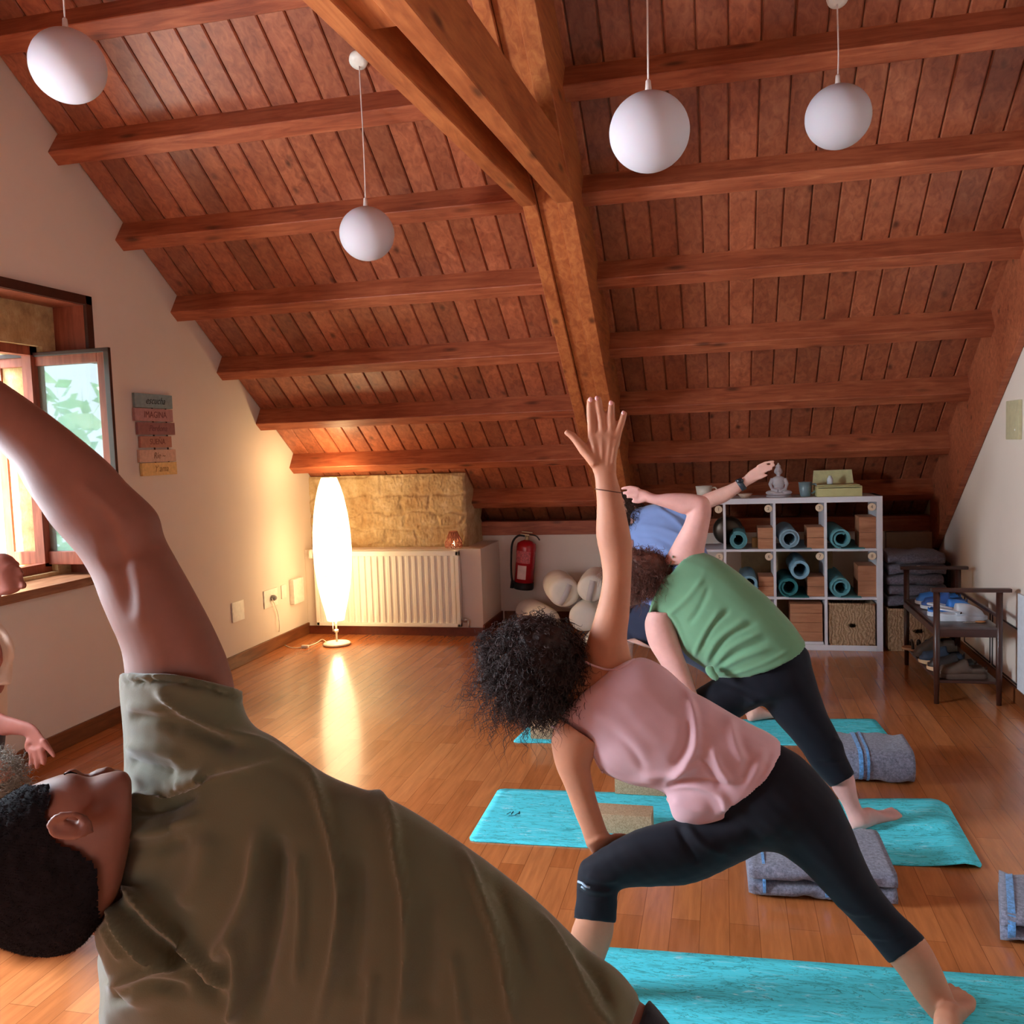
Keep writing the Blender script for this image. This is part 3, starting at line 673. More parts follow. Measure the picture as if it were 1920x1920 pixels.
def block(px0, px1, z0, h, label, n=2, Y=SY+.03, D=.22):
    x0 = at(px0, 1010, Y).x; x1 = at(px1, 1010, Y).x; t = empty('wooden_block', ((x0+x1)/2, Y, z0), label, 'block', 'wooden yoga blocks in the cube shelf') if n == 1 else None
    for k in range(n):
        a, b = z0+h*k/n, z0+h*(k+1)/n-.0015
        m = MB(); m.box((x0, Y, a), (x1, Y+D, b), .004)
        o = m.build('yoga_block', M_block, None, auto=40); tag(o, label % ('lower', 'upper')[k] if n == 2 else label % ('bottom', 'second', 'third', 'top')[k], 'block', 'wooden yoga blocks in the cube shelf')
block(1421, 1453, Z1, .155, '%s wooden block beside the teal roll in cube 2, top row')
block(1513, 1549, Z1, .155, '%s wooden block beside the pale roll in cube 3, top row')
block(1611, 1647, Z1, .225, '%s wooden block of the tall pair in cube 4, top row')
block(1421, 1453, Z2, .145, '%s wooden block in cube 6 of the middle row')
block(1513, 1548, Z2, .145, '%s wooden block in cube 7 beside the two rolls')
block(1608, 1646, Z2, .225, '%s wooden block of the tall pair in cube 8, middle row')
block(1480, 1541, Z3+.02, .275, '%s wooden block in the bottom row pile of cube 10', n=4)
m = MB(); m.box((at(1410, 1010, SY+.1).x, SY+.1, Z1), (at(1421, 1010, SY+.1).x, SY+.2, Z1+.07), .003); tag(m.build('small_box', plain('tan_card', (196, 164, 104), .7)), 'small tan box between roll and block in cube 2', 'box')
m = MB(); m.box((CX[2]+.01, SY+.02, Z3), (CX[2]+cw_-.01, SY+.3, Z3+.018), .002); tag(m.build('white_tray', M_shelf), 'flat white tray under the block pile in cube 10', 'tray')
# singing bowl / round gong standing in the cells on the left
c = Vector((at(1365, 1003, SY+.25).x, SY+.25, Z1+.115))
m = MB(); m.lathe(c, [(.001, -.02), (.08, -.02), (.104, .0), (.113, .04), (.108, .04), (.1, .004), (.07, -.012), (.001, -.012)], 32, 'y'); tag(m.build('singing_bowl', plain('dark_bronze', (70, 60, 50), .35, .5, .7), None, True), 'dark round bowl standing on edge in the top row behind the divider', 'bowl')
# ---- wicker basket with hole
def wicker():
    t = NT('wicker', .85, .2); n = t.noise(t.map((3, 3, 3)), 30, 4, .7); w = t.n('ShaderNodeTexWave'); w.inputs['Scale'].default_value = 14; w.inputs['Distortion'].default_value = 14; w.inputs['Detail'].default_value = 3; t.l(t.P, w.inputs['Vector'])
    t.color(t.mix(.5, t.ramp(n, [(.3, lin((150, 118, 86))), (.7, lin((204, 170, 132)))]), t.ramp(w.outputs['Fac'], [(.2, lin((150, 120, 90))), (.8, lin((200, 168, 134)))]))); t.bump(w.outputs['Fac'], .6, .006); return t.m
M_wick = wicker()
def basket(x0, x1, y0, y1, z0, z1, label):
    t = empty('wicker_basket', ((x0+x1)/2, y0, z0), label, 'basket', 'square wicker storage baskets')
    m = MB(); cx, cz = (x0+x1)/2, (z0+z1)/2; n = 32
    # front wall with diagonal weave relief and oval handle hole
    g = 33; V = []
    for j in range(g):
        row = []
        for i in range(g):
            u = i/(g-1)*2-1; v = j/(g-1)*2-1; px_ = cx+u*(x1-x0)/2; pz = cz+v*(z1-z0)/2
            ang = math.atan2(v, u); r = max(abs(u), abs(v)); d = .004*math.sin(ang*24)*min(1, r*2)+.002*math.sin(px_*400)*math.sin(pz*400)
            row.append(m.bm.verts.new((px_, y0-d, pz)))
        V.append(row)
    for j in range(g-1):
        for i in range(g-1):
            u = (i+.5)/(g-1)*2-1; v = (j+.5)/(g-1)*2-1
            if (u/.17)**2+((v+.02)/.11)**2 < 1: continue
            m.bm.faces.new([V[j][i], V[j][i+1], V[j+1][i+1], V[j+1][i]])
    for q in (((x0, y0, z0), (x0+.012, y1, z1)), ((x1-.012, y0, z0), (x1, y1, z1)), ((x0, y1-.012, z0), (x1, y1, z1)), ((x0, y0, z0), (x1, y1, z0+.012))): m.box(*q)
    b = m.build('basket_body', M_wick, t, True)
    m = MB(); m.tube([(x0, y0, z1), (x1, y0, z1), (x1, y1, z1), (x0, y1, z1), (x0, y0, z1)], .007, 8); m.build('rim', M_wick, t, True)
basket(CX[3]+.012, CX[3]+cw_-.012, SY+.0, SY+.33, Z3+.0005, Z3+.30, 'square wicker basket with a hand hole in the lowest right cube')
x0 = at(1666, 1200, 6.72).x
basket(x0, x0+.40, 6.72, 7.1, 0.0005, .30, 'square wicker basket on the floor under the grey blanket stack')
# tan panel behind
# ---- stack of folded grey blankets
def felt(name, base, stripe=None):
    t = NT(name, .95, .1); n = t.noise(t.P, 90, 5, .75); n2 = t.noise(t.P, 350, 3)
    c = t.ramp(n, [(.3, lin(tuple(v*.72 for v in base))), (.5, lin(base)), (.68, lin(tuple(min(255, v*1.22) for v in base)))])
    t.color(c); t.b.inputs['Sheen Weight'].default_value = .2; t.bump(n2, .5, .004); return t.m
M_felt = felt('grey_wool', (122, 124, 140)); M_felt_d = felt('dark_grey_wool', (112, 108, 120)); M_blue = felt('blue_wool', (96, 150, 204))
def folded(name, x0, x1, y0, y1, z0, z1, layers, mat, label, group, rot=0, stripes=(), seed=0, sag=.0, parts=True):
    """a folded blanket: rounded folds stacked, a fold edge facing the room"""
    rnd = random.Random(seed); cx, cy = (x0+x1)/2, (y0+y1)/2; t = empty(name, (cx, cy, z0), label, 'blanket', group, rot)
    hx, hy = (x1-x0)/2, (y1-y0)/2; Rt = Matrix.Translation((cx, cy, 0)) @ Matrix.Rotation(rot, 4, 'Z')
    h = (z1-z0)/layers
    def layer_mesh(m, zlo, zhi, hx, hy, grow=0, xa=-1., xb=1.):
        n = 18; nxs = 24; rings = []
        r = (zhi-zlo)/2
        for i in range(nxs+1):
            s = i/nxs; x = (xa+(xb-xa)*s)*hx; ring = []
            for k in range(n):
                a = k*2*math.pi/n; ca, sa = math.cos(a), math.sin(a)
                yy = math.copysign(abs(ca)**.35, ca)*(hy+grow); zz = (zlo+zhi)/2+math.copysign(abs(sa)**.6, sa)*(r+grow)
                w = (.007 if mat == M_felt_d else .004)*math.sin(x*31+k*.9+seed*2.1)+.003*math.sin(x*63+k*1.7+seed)
                ring.append(Vector((x, yy+w, zz+w*.7-sag*((yy/hy)**2)*(yy < 0))))
            rings.append(ring)
        m.rings(rings)
    m = MB()
    for k in range(layers):
        zl = z0+h*k+.0015; layer_mesh(m, zl, zl+h-.003, hx*(1-.02*rnd.random()), hy*(1-.03*rnd.random()))
    m.bm.transform(Rt); b = m.build('folded_cloth', mat, t, True)
    if parts:
        for (a, c) in stripes:
            m = MB(); layer_mesh(m, z0+.002, z1-.001, hx, hy, .0025, a, c); m.bm.transform(Rt); m.build('stripe', M_blue, t, True)
    return t
bx0 = at(1664, 1100, 6.74).x; bx1 = at(1775, 1100, 6.74).x
zt5 = at(1700, 1038, 6.74).z; names = ['lowest', 'second lowest', 'middle', 'second highest', 'topmost']
for k in range(5):
    za = .315+(zt5-.315)*k/5; zb2 = .315+(zt5-.315)*(k+1)/5-.002; dx = (0, .012, -.006, .01, .0)[k]
    folded('folded_blanket', bx0+dx, bx1+dx-.01, 6.73, 7.14, za, zb2, 1, M_felt_d, 'dark grey folded blanket, %s in the stack beside the cube shelf' % names[k], 'dark grey blankets stacked on the basket', seed=k)
m = MB(); c = at(1722, 1062, 6.71); m.box((c.x-.012, 6.705, c.z-.006), (c.x+.012, 6.712, c.z+.006)); tag(m.build('paper_tag', M_ivory), 'small white tag sticking out of the grey blanket stack', 'tag')
x0 = at(1786, 1080, 6.9).x; m = MB(); m.box((x0, 6.95, 0), (XR-.03, 7.3, .60), .02); tag(m.build('storage_box', plain('brown_box', (60, 44, 38), .8)), 'dark brown box in the corner behind the blanket stack', 'box')
m = MB(); m.box((at(1660, 1000, 7.35).x, 7.30, 0), (at(1745, 1000, 7.35).x, 7.36, at(1700, 997, 7.33).z)); tag(m.build('tan_panel', plain('tan_sheet', (150, 128, 104), .85)), 'tan panel behind the grey blankets', 'panel')  # plain tan panel behind the blanket stack
# tan panel painting the lit knee wall seen through the middle cubes
m = MB(); m.box((at(1390, 1060, 7.2).x, 7.16, 0), (at(1560, 1060, 7.2).x, 7.2, .70)); tag(m.build('lit_wall_panel', plain('lit_wall_tan', (186, 158, 112), .7)), 'tan panel standing for the lit wall behind the middle cubes', 'board')
# ---- things on the shelf top
def buddha():
    c = at(1460, 929, SY+.16); c.z = sz1; s = (at(1460, 867, SY+.16).z-sz1)/.245
    t = tag(empty('buddha_statue', c, 'pale grey seated Buddha figurine on the white cube shelf', 'figurine'))
    m = MB()
    E = lambda dx, dz, rx_, rz_, ry_=None, dy=0: m.ball(c+Vector((dx, dy, dz))*s, rx_*s, (ry_ or rx_)*s, rz_*s, 18, 12)
    E(0, .022, .082, .018, .055); E(.055, .030, .036, .017, .03, -.02); E(-.055, .030, .036, .017, .03, -.02); E(0, .045, .05, .03, .04)
    E(0, .095, .040, .050, .028); E(0, .125, .045, .025, .024); E(0, .155, .014, .02); E(0, .185, .026, .032, .026); E(0, .215, .020, .016); E(0, .232, .007, .012)
    for sg_ in (-1, 1):
        m.tube([c+Vector((sg_*.042, 0, .13))*s, c+Vector((sg_*.058, -.005, .09))*s, c+Vector((sg_*.045, -.028, .055))*s, c+Vector((sg_*.008, -.045, .045))*s], [.014*s, .013*s, .011*s, .009*s], 12); E(sg_*.026, .18, .004, .014, .006)
    E(0, .183, .004, .006, .006, -.026)
    me = m; o = me.build('body', plain('pale_stone', (190, 182, 184), .6, var=.05), t, True)
    md = o.modifiers.new('r', 'REMESH'); md.mode = 'VOXEL'; md.voxel_size = .0028*s*1.2; md.use_smooth_shade = True
    m = MB(); m.lathe(c, [(.001, 0), (.085*s, 0), (.088*s, .006), (.08*s, .014*s), (.001, .015*s)], 28); m.build('plinth', plain('pale_stone_base', (176, 168, 170), .6), t, True)
buddha()
def mug(px, Y, r, h, mat, label, side=1):
    c = at(px, 930, Y); c.z = sz1
    t = empty('mug', c, label, 'mug')
    m = MB(); m.lathe(c, [(.001, .001), (r*.62, .001), (r*.72, .006), (r*.86, h*.4), (r, h), (r-.004, h), (r*.8, h*.4), (r*.6, .01), (.001, .01)], 28); m.build('cup', mat, t, True)
    m = MB(); m.tube(smooth_path([c+Vector((side*r*.9, 0, h*.82)), c+Vector((side*(r+.022), 0, h*.85)), c+Vector((side*(r+.032), 0, h*.55)), c+Vector((side*(r+.012), 0, h*.28)), c+Vector((side*r*.8, 0, h*.22))]), .006, 8); m.build('handle', mat, t, True)
mug(1510, SY+.12, .048, .105, plain('teal_glaze', (116, 138, 144), .3), 'grey teal mug on the shelf right of the Buddha')
mug(1320, SY+.15, .062, .092, plain('cream_glaze', (226, 218, 204), .35), 'cream mug at the left end of the shelf top')
c = at(1397, 930, SY+.12); c.z = sz1
m = MB(); m.lathe(c, [(.001, .0), (.03, .0), (.055, .03), (.052, .03), (.028, .006), (.001, .006)], 24); tag(m.build('shell_dish', plain('beige_clay', (200, 172, 148), .6), None, True), 'small beige dish on the shelf under the watch hand', 'dish')
xa = at(1531, 928, SY+.03).x; xb = at(1617, 928, SY+.03).x
bx = empty('storage_case', ((xa+xb)/2, SY+.03, sz1), 'pale yellow lidded case on top of the white shelf', 'box')
M_yel = plain('yellow_card', (196, 190, 132), .6, var=.05, vs=20)
m = MB(); m.box((xa, SY+.03, sz1), (xb, SY+.33, sz1+.075), .006); m.build('case_body', M_yel, bx, auto=35)
m = MB(); m.box((xa+.01, SY+.08, sz1+.075), (xb-.01, SY+.33, sz1+.082), .003); m.box((xa+.012, SY+.03, sz1+.06), (xb-.012, SY+.035, sz1+.066)); m.build('case_lid', M_yel, bx, auto=35)
m = MB()
m.prism([(xa, SY+.31, sz1+.08), (xb-.02, SY+.31, sz1+.08), (xb-.03, SY+.33, sz1+.18), (xa+.01, SY+.33, sz1+.18)], (0, .012, 0)); m.build('raised_flap', plain('yellow_card_lid', (206, 200, 146), .6), bx)
c = Vector((at(1556, 895, SY+.2).x, SY+.2, sz1+.083)); m = MB(); m.lathe(c, [(.001, 0), (.02, 0), (.022, .03), (.018, .045), (.012, .05), (.012, .06), (.001, .062)], 16); tag(m.build('small_jar', plain('clear_white', (220, 224, 228), .2), None, True), 'tiny white jar standing on the yellow case', 'jar')
# ---- bench of dark wood along the right wall
bn = empty('shoe_bench', (1.33, 5.85, 0), 'dark brown wooden armrest bench holding shoes by the right wall', 'bench')
xL, xRr = 1.175, 1.50; yN, yF = 5.42, 6.32
hA = at(1760, 1110, yN).z; hS = at(1840, 1180, yN).z
lw = .017
for (x, y) in ((xL, yN), (xRr, yN), (xL+.01, yF), (xRr, yF)):
    m = MB(); m.tube([(x, y, 0), (x, y, .25), (x, y, hA)], [.013, .018, .018], 12, up=(1, 0, 0)); m.build('leg', M_dark, bn, True)
for y in (yN, yF):
    m = MB(); m.box((xL-.03, y-.022, hA), (xRr+.06, y+.022, hA+.022), .008); m.build('armrest', M_dark, bn, auto=40)
m = MB(); m.box((xL, yN-.01, hS-.045), (xRr, yN+.012, hS-.002), .003); m.box((xL, yF-.01, hS-.045), (xRr, yF+.012, hS-.002), .003); m.box((xL-.01, yN, hS-.04), (xL+.01, yF, hS-.002), .003); m.box((xRr-.01, yN, hS-.04), (xRr+.01, yF, hS-.002), .003); m.build('seat_rail', M_dark, bn, auto=40)
m = MB(); m.box((xL+.005, yN-.01, hS-.002), (xRr+.005, yF+.01, hS+.014), .004); m.build('seat', plain('seat_board', (78, 62, 58), .3, .5, var=.15), bn, auto=40)
m = MB(); m.box((xL, yN, .12), (xRr, yF, .135), .003); m.build('lower_shelf', M_dark, bn, auto=40)
m = MB(); m.box((xRr-.005, yN, hS+.06), (xRr+.01, yF, hS+.078), .003); m.build('back_rail', M_dark, bn, auto=40)
# ---- shoes
def shoe(c, ang, L, sole, upper, label, kind='clog', w=.048, name=None):
    """a single shoe at c (heel centre on its support), toe pointing along ang"""
    d = Vector((math.cos(ang), math.sin(ang), 0)); s = Vector((-d.y, d.x, 0)); k = Vector((0, 0, 1)); c = Vector(c)
    t = empty(name or kind, c+d*L/2, label, 'shoe', 'shoes on the dark bench')
    wid = [(0, .30), (.04, .62), (.15, .74), (.35, .68), (.55, .86), (.72, 1.0), (.86, .92), (.95, .66), (1, .3)]
    def W(u):
        for (a, p), (b, q) in zip(wid[:-1], wid[1:]):
            if u <= b: return p+(q-p)*(u-a)/(b-a)
        return .3
    N = 22; m = MB(); th_ = .026 if kind != 'sandal' else .018
    ring = lambda u, z, g=1.: None
    secs = []
    for i in range(N+1):
        u = i/N; ww = W(u)*w; p = c+d*L*u; zt_ = th_*(1.15-.3*abs(u-.5)); zb_ = .0+(.008*max(0, u-.8)*5)
        secs.append([p+s*ww+k*zb_, p+s*ww*1.05+k*zt_*.6, p+s*ww+k*zt_, p-s*ww+k*zt_, p-s*ww*1.05+k*zt_*.6, p-s*ww+k*zb_])
    m.rings(secs); m.build('sole', sole, t, auto=50)
    m = MB(); secs = []
    if kind == 'sandal':
        for u in (.45, .62, .78):
            ww = W(u)*w; p = c+d*L*u
            m.tube(smooth_path([p+s*ww+k*th_*.7, p+s*ww*.8+k*(th_+.03), p+k*(th_+.042), p-s*ww*.8+k*(th_+.03), p-s*ww+k*th_*.7]), .009, 8, flat=1.)
        p = c+d*L*.12; m.tube(smooth_path([c+d*L*.45+s*w*.7+k*th_, p+s*w*.75+k*(th_+.035), c+k*(th_+.045), p-s*w*.75+k*(th_+.035), c+d*L*.45-s*w*.7+k*th_]), .007, 8)
        m.build('strap', upper, t, True)
    else:
        hp = {'clog': lambda u: (.066*(1-max(0, (u-.5)/.5)**2.2)+.012) if u > .40 else .030+.03*math.exp(-((u)/.12)**2), 'sneaker': lambda u: .085-.05*u if u < .35 else .0675+.02*math.exp(-((u-.42)/.15)**2)-.045*max(0, u-.5), 'boot': lambda u: .15-.1*max(0, u-.3)*1.8}[kind]
        for i in range(N+1):
            u = i/N; ww = W(u)*w*.97; p = c+d*L*(.01+u*.97); h = max(.012, hp(u))*(1 if .05 < u < .93 else .55); op = (u < .45 and kind == 'clog')
            sec = []
            for q in range(13):
                a = math.pi*q/12; ca, sa = math.cos(a), math.sin(a)
                zz = th_*.8+h*(abs(sa)**.7); 
                if (u < .4 and .03 < u) and abs(ca) < .75: zz = th_*.8+.012
                sec.append(p+s*ww*math.copysign(abs(ca)**.6, ca)+k*zz)
            secs.append(sec)
        m.rings(secs); m.build('upper', upper, t, True)
        if kind == 'clog':
            m = MB(); m.tube(smooth_path([c+d*L*.46+s*w*.9+k*.05, c+d*L*.2+s*w*.95+k*.066, c-d*.0+k*.072, c+d*L*.2-s*w*.95+k*.066, c+d*L*.46-s*w*.9+k*.05]), .006, 8, flat=1.); m.build('heel_strap', sole, t, True)
            for sg_ in (-1, 1): m = MB(); m.ball(c+d*L*.45+s*sg_*w*.93+k*.05, .007, .007, .007, 10, 6); m.build('rivet', M_dark, t, True)
    return t
M_blueclog = plain('blue_foam', (44, 120, 206), .5, var=.08); M_whiteclog = plain('white_foam', (208, 214, 222), .5, var=.03)
M_bluedark = plain('blue_shoe', (44, 84, 150), .6, var=.1)
shoe((1.205, 5.60, hS+.0145), .08, .285, M_whiteclog, M_whiteclog, 'white clog at the front of the bench seat', 'clog', name='clog')
shoe((1.195, 5.74, hS+.0145), .05, .285, M_whiteclog, M_blueclog, 'blue clog with a white sole behind the white one', 'clog', name='clog')
shoe((1.47, 5.96, hS+.014), math.pi, .27, M_whiteclog, M_bluedark, 'dark blue shoe on the seat behind the clogs', 'sneaker', name='sneaker')
shoe((1.47, 6.12, hS+.014), math.pi, .27, M_whiteclog, M_blueclog, 'bright blue shoe at the far end of the bench seat', 'sneaker', name='sneaker')
M_dkleather = plain('dark_leather', (44, 38, 36), .5, var=.2); M_brn = plain('brown_leather', (84, 66, 54), .55, var=.2); M_tansole = plain('tan_sole', (206, 168, 128), .6)
shoe((1.46, 5.50, .136), math.pi+.05, .27, M_brn, M_brn, 'brown leather shoe on the low shelf nearest the room', 'sneaker', name='sneaker')
shoe((1.44, 5.63, .136), math.pi-.1, .27, M_tansole, M_dkleather, 'black shoe with tan sole on the low shelf', 'sneaker', name='sneaker')
shoe((1.42, 5.82, .136), math.pi, .26, M_tansole, plain('navy_cloth', (46, 56, 72), .8), 'navy shoe in the middle of the low shelf', 'sneaker', name='sneaker')
shoe((1.42, 6.00, .136), math.pi, .26, M_brn, M_brn, 'grey brown ankle boot at the back of the low shelf', 'boot', name='boot')
shoe((1.40, 6.17, .136), math.pi-.05, .27, M_tansole, M_dkleather, 'black strappy sandal with a pale sole on the low shelf', 'sandal', name='sandal')
kx = at(1830, 1171, 5.55); kt = empty('key_ring', (kx.x, kx.y, hS+.015), 'bunch of keys with a tan fob on the bench seat', 'keys')
m = MB(); m.ball((kx.x+.02, 5.54, hS+.02), .03, .018, .006, 14, 8); m.build('fob', plain('tan_leather', (180, 120, 70), .6), kt, True)
m = MB(); m.tube([(kx.x-.02+.012*math.cos(a), 5.53+.012*math.sin(a), hS+.018) for a in [k*math.pi/6 for k in range(13)]], .0016, 6); m.box((kx.x-.075, 5.52, hS+.015), (kx.x-.03, 5.532, hS+.018)); m.box((kx.x-.06, 5.535, hS+.016), (kx.x-.03, 5.55, hS+.019)); m.build('key', M_metal, kt)
# ---- mats on the floor
def floor_mat_obj(c4, label, lift=None, rr=.03, grp='turquoise marbled yoga mats on the floor'):
    """c4: four floor corners (near left, near right, far right, far left)"""
    A, B, C_, D = [Vector((p[0], p[1], 0)) for p in c4]; n, w = 60, 20; m = MB()
    t = .005; top, bot = [], []
    for j in range(w+1):
        rt, rb = [], []
        for i in range(n+1):
            u, v = i/n, j/w
            # rounded corners: pull corner points in
            q = A*(1-u)*(1-v)+B*u*(1-v)+C_*u*v+D*(1-u)*v
            L, Wd = (B-A).length, (D-A).length
            ex_, ey_ = min(u, 1-u)*L, min(v, 1-v)*Wd
            if ex_ < rr and ey_ < rr:
                cx_ = rr-ex_; cy_ = rr-ey_; dd = math.hypot(cx_, cy_)
                mx = max(cx_, cy_); f_ = mx/dd if dd > 0 else 1
                q = q+((B-A).normalized()*(cx_*(1-f_))*(1 if u < .5 else -1))+((D-A).normalized()*(cy_*(1-f_))*(1 if v < .5 else -1))
            z = lift(u, v) if lift else 0
            rt.append(m.bm.verts.new((q.x, q.y, z+t))); rb.append(m.bm.verts.new((q.x, q.y, z+.0005)))
        top.append(rt); bot.append(rb)
    for j in range(w):
        for i in range(n):
            m.bm.faces.new([top[j][i], top[j][i+1], top[j+1][i+1], top[j+1][i]]); m.bm.faces.new([bot[j][i], bot[j+1][i], bot[j+1][i+1], bot[j][i+1]])
    for i in range(n):
        m.bm.faces.new([top[0][i], bot[0][i], bot[0][i+1], top[0][i+1]]); m.bm.faces.new([top[w][i], top[w][i+1], bot[w][i+1], bot[w][i]])
    for j in range(w):
        m.bm.faces.new([top[j][0], top[j+1][0], bot[j+1][0], bot[j][0]]); m.bm.faces.new([top[j][n], bot[j][n], bot[j+1][n], top[j+1][n]])
    t = empty('yoga_mat', (A+B+C_+D)/4, label, 'mat', grp)
    m.build('mat_sheet', M_mat, t, True); return t, (A, B, C_, D)
curl = lambda u, v: .035*max(0, (u-.86)/.14)**2*(1-.4*v)*(1-max(0, (u-.97)/.03)*.9)+.012*max(0, math.sin((u-.78)*14))*(u > .78)*(v > .5)
z_ = atz(1135, 1778); z2_ = atz(1920, 1835)
dr = (z2_-z_); dr.z = 0; dr.normalize(); nr = Vector((dr.y, -dr.x, 0)); st_ = z_-dr*.55
floor_mat_obj(((st_+nr*.62), (st_+dr*1.85+nr*.62), (st_+dr*1.85), st_), 'nearest turquoise marbled mat under the woman in pink')
P = [atz(877, 1578), atz(1845, 1632), atz(1775, 1508), atz(935, 1480)]
mt2, cc = floor_mat_obj(P, 'second turquoise mat with a curled right end, woman in green stands on it', curl)
P3 = [atz(960, 1393), atz(1682, 1400), atz(1640, 1349), atz(1003, 1352)]
floor_mat_obj(P3, 'farthest turquoise mat, nearest the white cube shelf')
# small dark mark printed on the left end of the second mat
mk = atz(950, 1527, .0056)
m = MB()
for dx, dy, l, a in ((0, 0, .03, 1.2), (.018, .004, .03, 1.5), (.036, 0, .028, 1.0), (.05, .008, .03, 1.7), (.012, -.012, .05, .1)): 
    p = Vector((mk.x+dx, mk.y+dy, .0057)); q = p+Vector((math.cos(a), math.sin(a), 0))*l; m.tube([p, q], .0016, 4)
m.build('mat_logo', plain('logo_ink', (24, 84, 96), .7), mt2)
# ---- cork blocks on the mats
def cork(px0, px1, py, zb3, h, D, Y, label, rot=0):
    a = at(px0, py, Y); b = at(px1, py, Y); m = MB(); m.box((a.x, Y, zb3), (b.x, Y+D, zb3+h), .004, Matrix.Rotation(rot, 3, 'Z')); tag(m.build('cork_block', M_cork, None, auto=40), label, 'block', 'tan yoga blocks on the mats')
Yb = atz(1180, 1568).y; cork(1108, 1222, 1568, .006, .078, .11, Yb, 'tan cork block on the second mat beside the bent arm')
Yb = atz(1200, 1490).y-.02; cork(1153, 1247, 1490, .006, .075, .12, Yb, 'tan cork block on the far edge of the second mat')
Yb = atz(1015, 1388).y; cork(995, 1040, 1388, .006, .13, .075, Yb, 'upright tan cork block on the farthest mat behind the curly hair')
# ---- folded blankets on the floor
a = atz(1590, 1474); b = atz(1716, 1474)
folded('folded_blanket', a.x-.06, b.x, a.y+.02, a.y+.36, .003, at(1660, 1404, a.y+.05).z*.93, 1, M_felt, 'grey folded blanket with blue stripes behind the calf on the second mat', 'grey blankets with blue stripes on the floor', stripes=((-.36, -.26), (-.16, -.10)), seed=11)
a = atz(1402, 1692); b = atz(1688, 1700)
folded('folded_blanket', a.x, b.x-.01, a.y+.03, a.y+.40, .003, .115, 2, M_felt, 'large grey folded blanket with blue stripes between the legs in black leggings', 'grey blankets with blue stripes on the floor', rot=.02, stripes=((-.80, -.76), (.04, .11)), seed=12)
a = atz(1884, 1745)
folded('folded_blanket', a.x+.0, a.x+.42, a.y-.13, a.y+.20, .003, .09, 2, M_felt, 'grey blue folded blanket cut off by the right edge of the photo', 'grey blankets with blue stripes on the floor', rot=-.25, stripes=((-.9, -.8),), seed=13)
# ---- control plate on the right wall
m = MB(); a = atx(1893, 752, XR); b = atx(1893, 824, XR); m.box((XR-.02, b.y-.22, b.z), (XR, a.y, a.z), .006); cp = tag(m.build('thermostat', plain('beige_plastic', (196, 188, 150), .5), None, auto=35), 'beige control box on the right wall at the edge of the photo', 'thermostat')
m = MB(); c = atx(1903, 806, XR-.021); m.ball(c, .004, .007, .007, 10, 6); m.build('indicator', M_ivory, cp, True)
# ================================================================ PEOPLE
def skin(name, rgb, dark=None):
    t = NT(name, .58, .25); c = lin(rgb); n = t.noise(t.P, 9, 4, .6)
    t.color(t.ramp(n, [(.3, tuple(v*.86 for v in c)), (.7, tuple(min(1, v*1.1) for v in c))]))
    t.b.inputs['Subsurface Weight'].default_value = .12; t.b.inputs['Subsurface Radius'].default_value = (.02, .008, .004); t.b.inputs['Subsurface Scale'].default_value = .4
    t.bump(t.noise(t.P, 260, 2), .06, .002); return t.m
def sec(U, W, Y, th, off=(0, 0), YW=None, n=28, e=1.0, foff=(0, 0)):
    """a body cross-section between two outline points at depth Y (and YW), half thickness th; off leans its near edge"""
    a0, a1 = at(*U, Y), at(*W, YW if YW is not None else Y); c = (a0+a1)/2; a = (a0-a1)/2; v = (c-EYE).normalized(); k = pxm(c)
    nb = -v*th+(CR*off[0]-CU*off[1])*k; fb = v*th+(CR*foff[0]-CU*foff[1])*k; out = []
    for i in range(n):
        t = 2*math.pi*i/n; ct, st = math.cos(t), math.sin(t)
        ct = math.copysign(abs(ct)**e, ct); st = math.copysign(abs(st)**e, st)
        out.append(c+a*ct+(nb*st if st > 0 else fb*(-st)))
    return out
def ringc(c, r, d, n=28, up=(0, 0, 1), flat=1.):
    """round section at world point c, facing d"""
    c = Vector(c); d = Vector(d).normalized(); u = Vector(up); u = (u-d*u.dot(d)); u = u.normalized() if u.length > 1e-4 else d.orthogonal().normalized(); v = d.cross(u)
    return [c+u*(r*flat*math.cos(2*math.pi*i/n))+v*(r*math.sin(2*math.pi*i/n)) for i in range(n)]
def limb(pts, rs, n=28, flat=1., up=(0, 0, 1)):
    """world-space tapered limb"""
    P = [Vector(p) for p in pts]
    return [ringc(p, r, P[min(i+1, len(P)-1)]-P[max(i-1, 0)], n, up, flat) for i, (p, r) in enumerate(zip(P, rs))]
def plimb(pts, Y, n=16):
    """(px, py, radius px[, depth]) -> rings"""
    P = [(at(p[0], p[1], p[3] if len(p) > 3 else Y)) for p in pts]
    return [ringc(P[i], pts[i][2]*pxm(P[i]), P[min(i+1, len(P)-1)]-P[max(i-1, 0)], n, CF) for i in range(len(P))]
def rounded(rings, a=True, b=True):
    """dome the ends"""
    def dome(r0, r1):
        c0 = sum(r0, Vector())/len(r0); c1 = sum(r1, Vector())/len(r1); d = (c0-c1).normalized(); R = sum((p-c0).length for p in r0)/len(r0); out = []
        for q in (.35, .7, .92):
            s = math.sqrt(1-q*q); out.append([c0+(p-c0)*s+d*(R*q*.8) for p in r0])
        return out
    A = dome(rings[0], rings[1])[::-1] if a else []; B = dome(rings[-1], rings[-2]) if b else []
    return A+rings+B
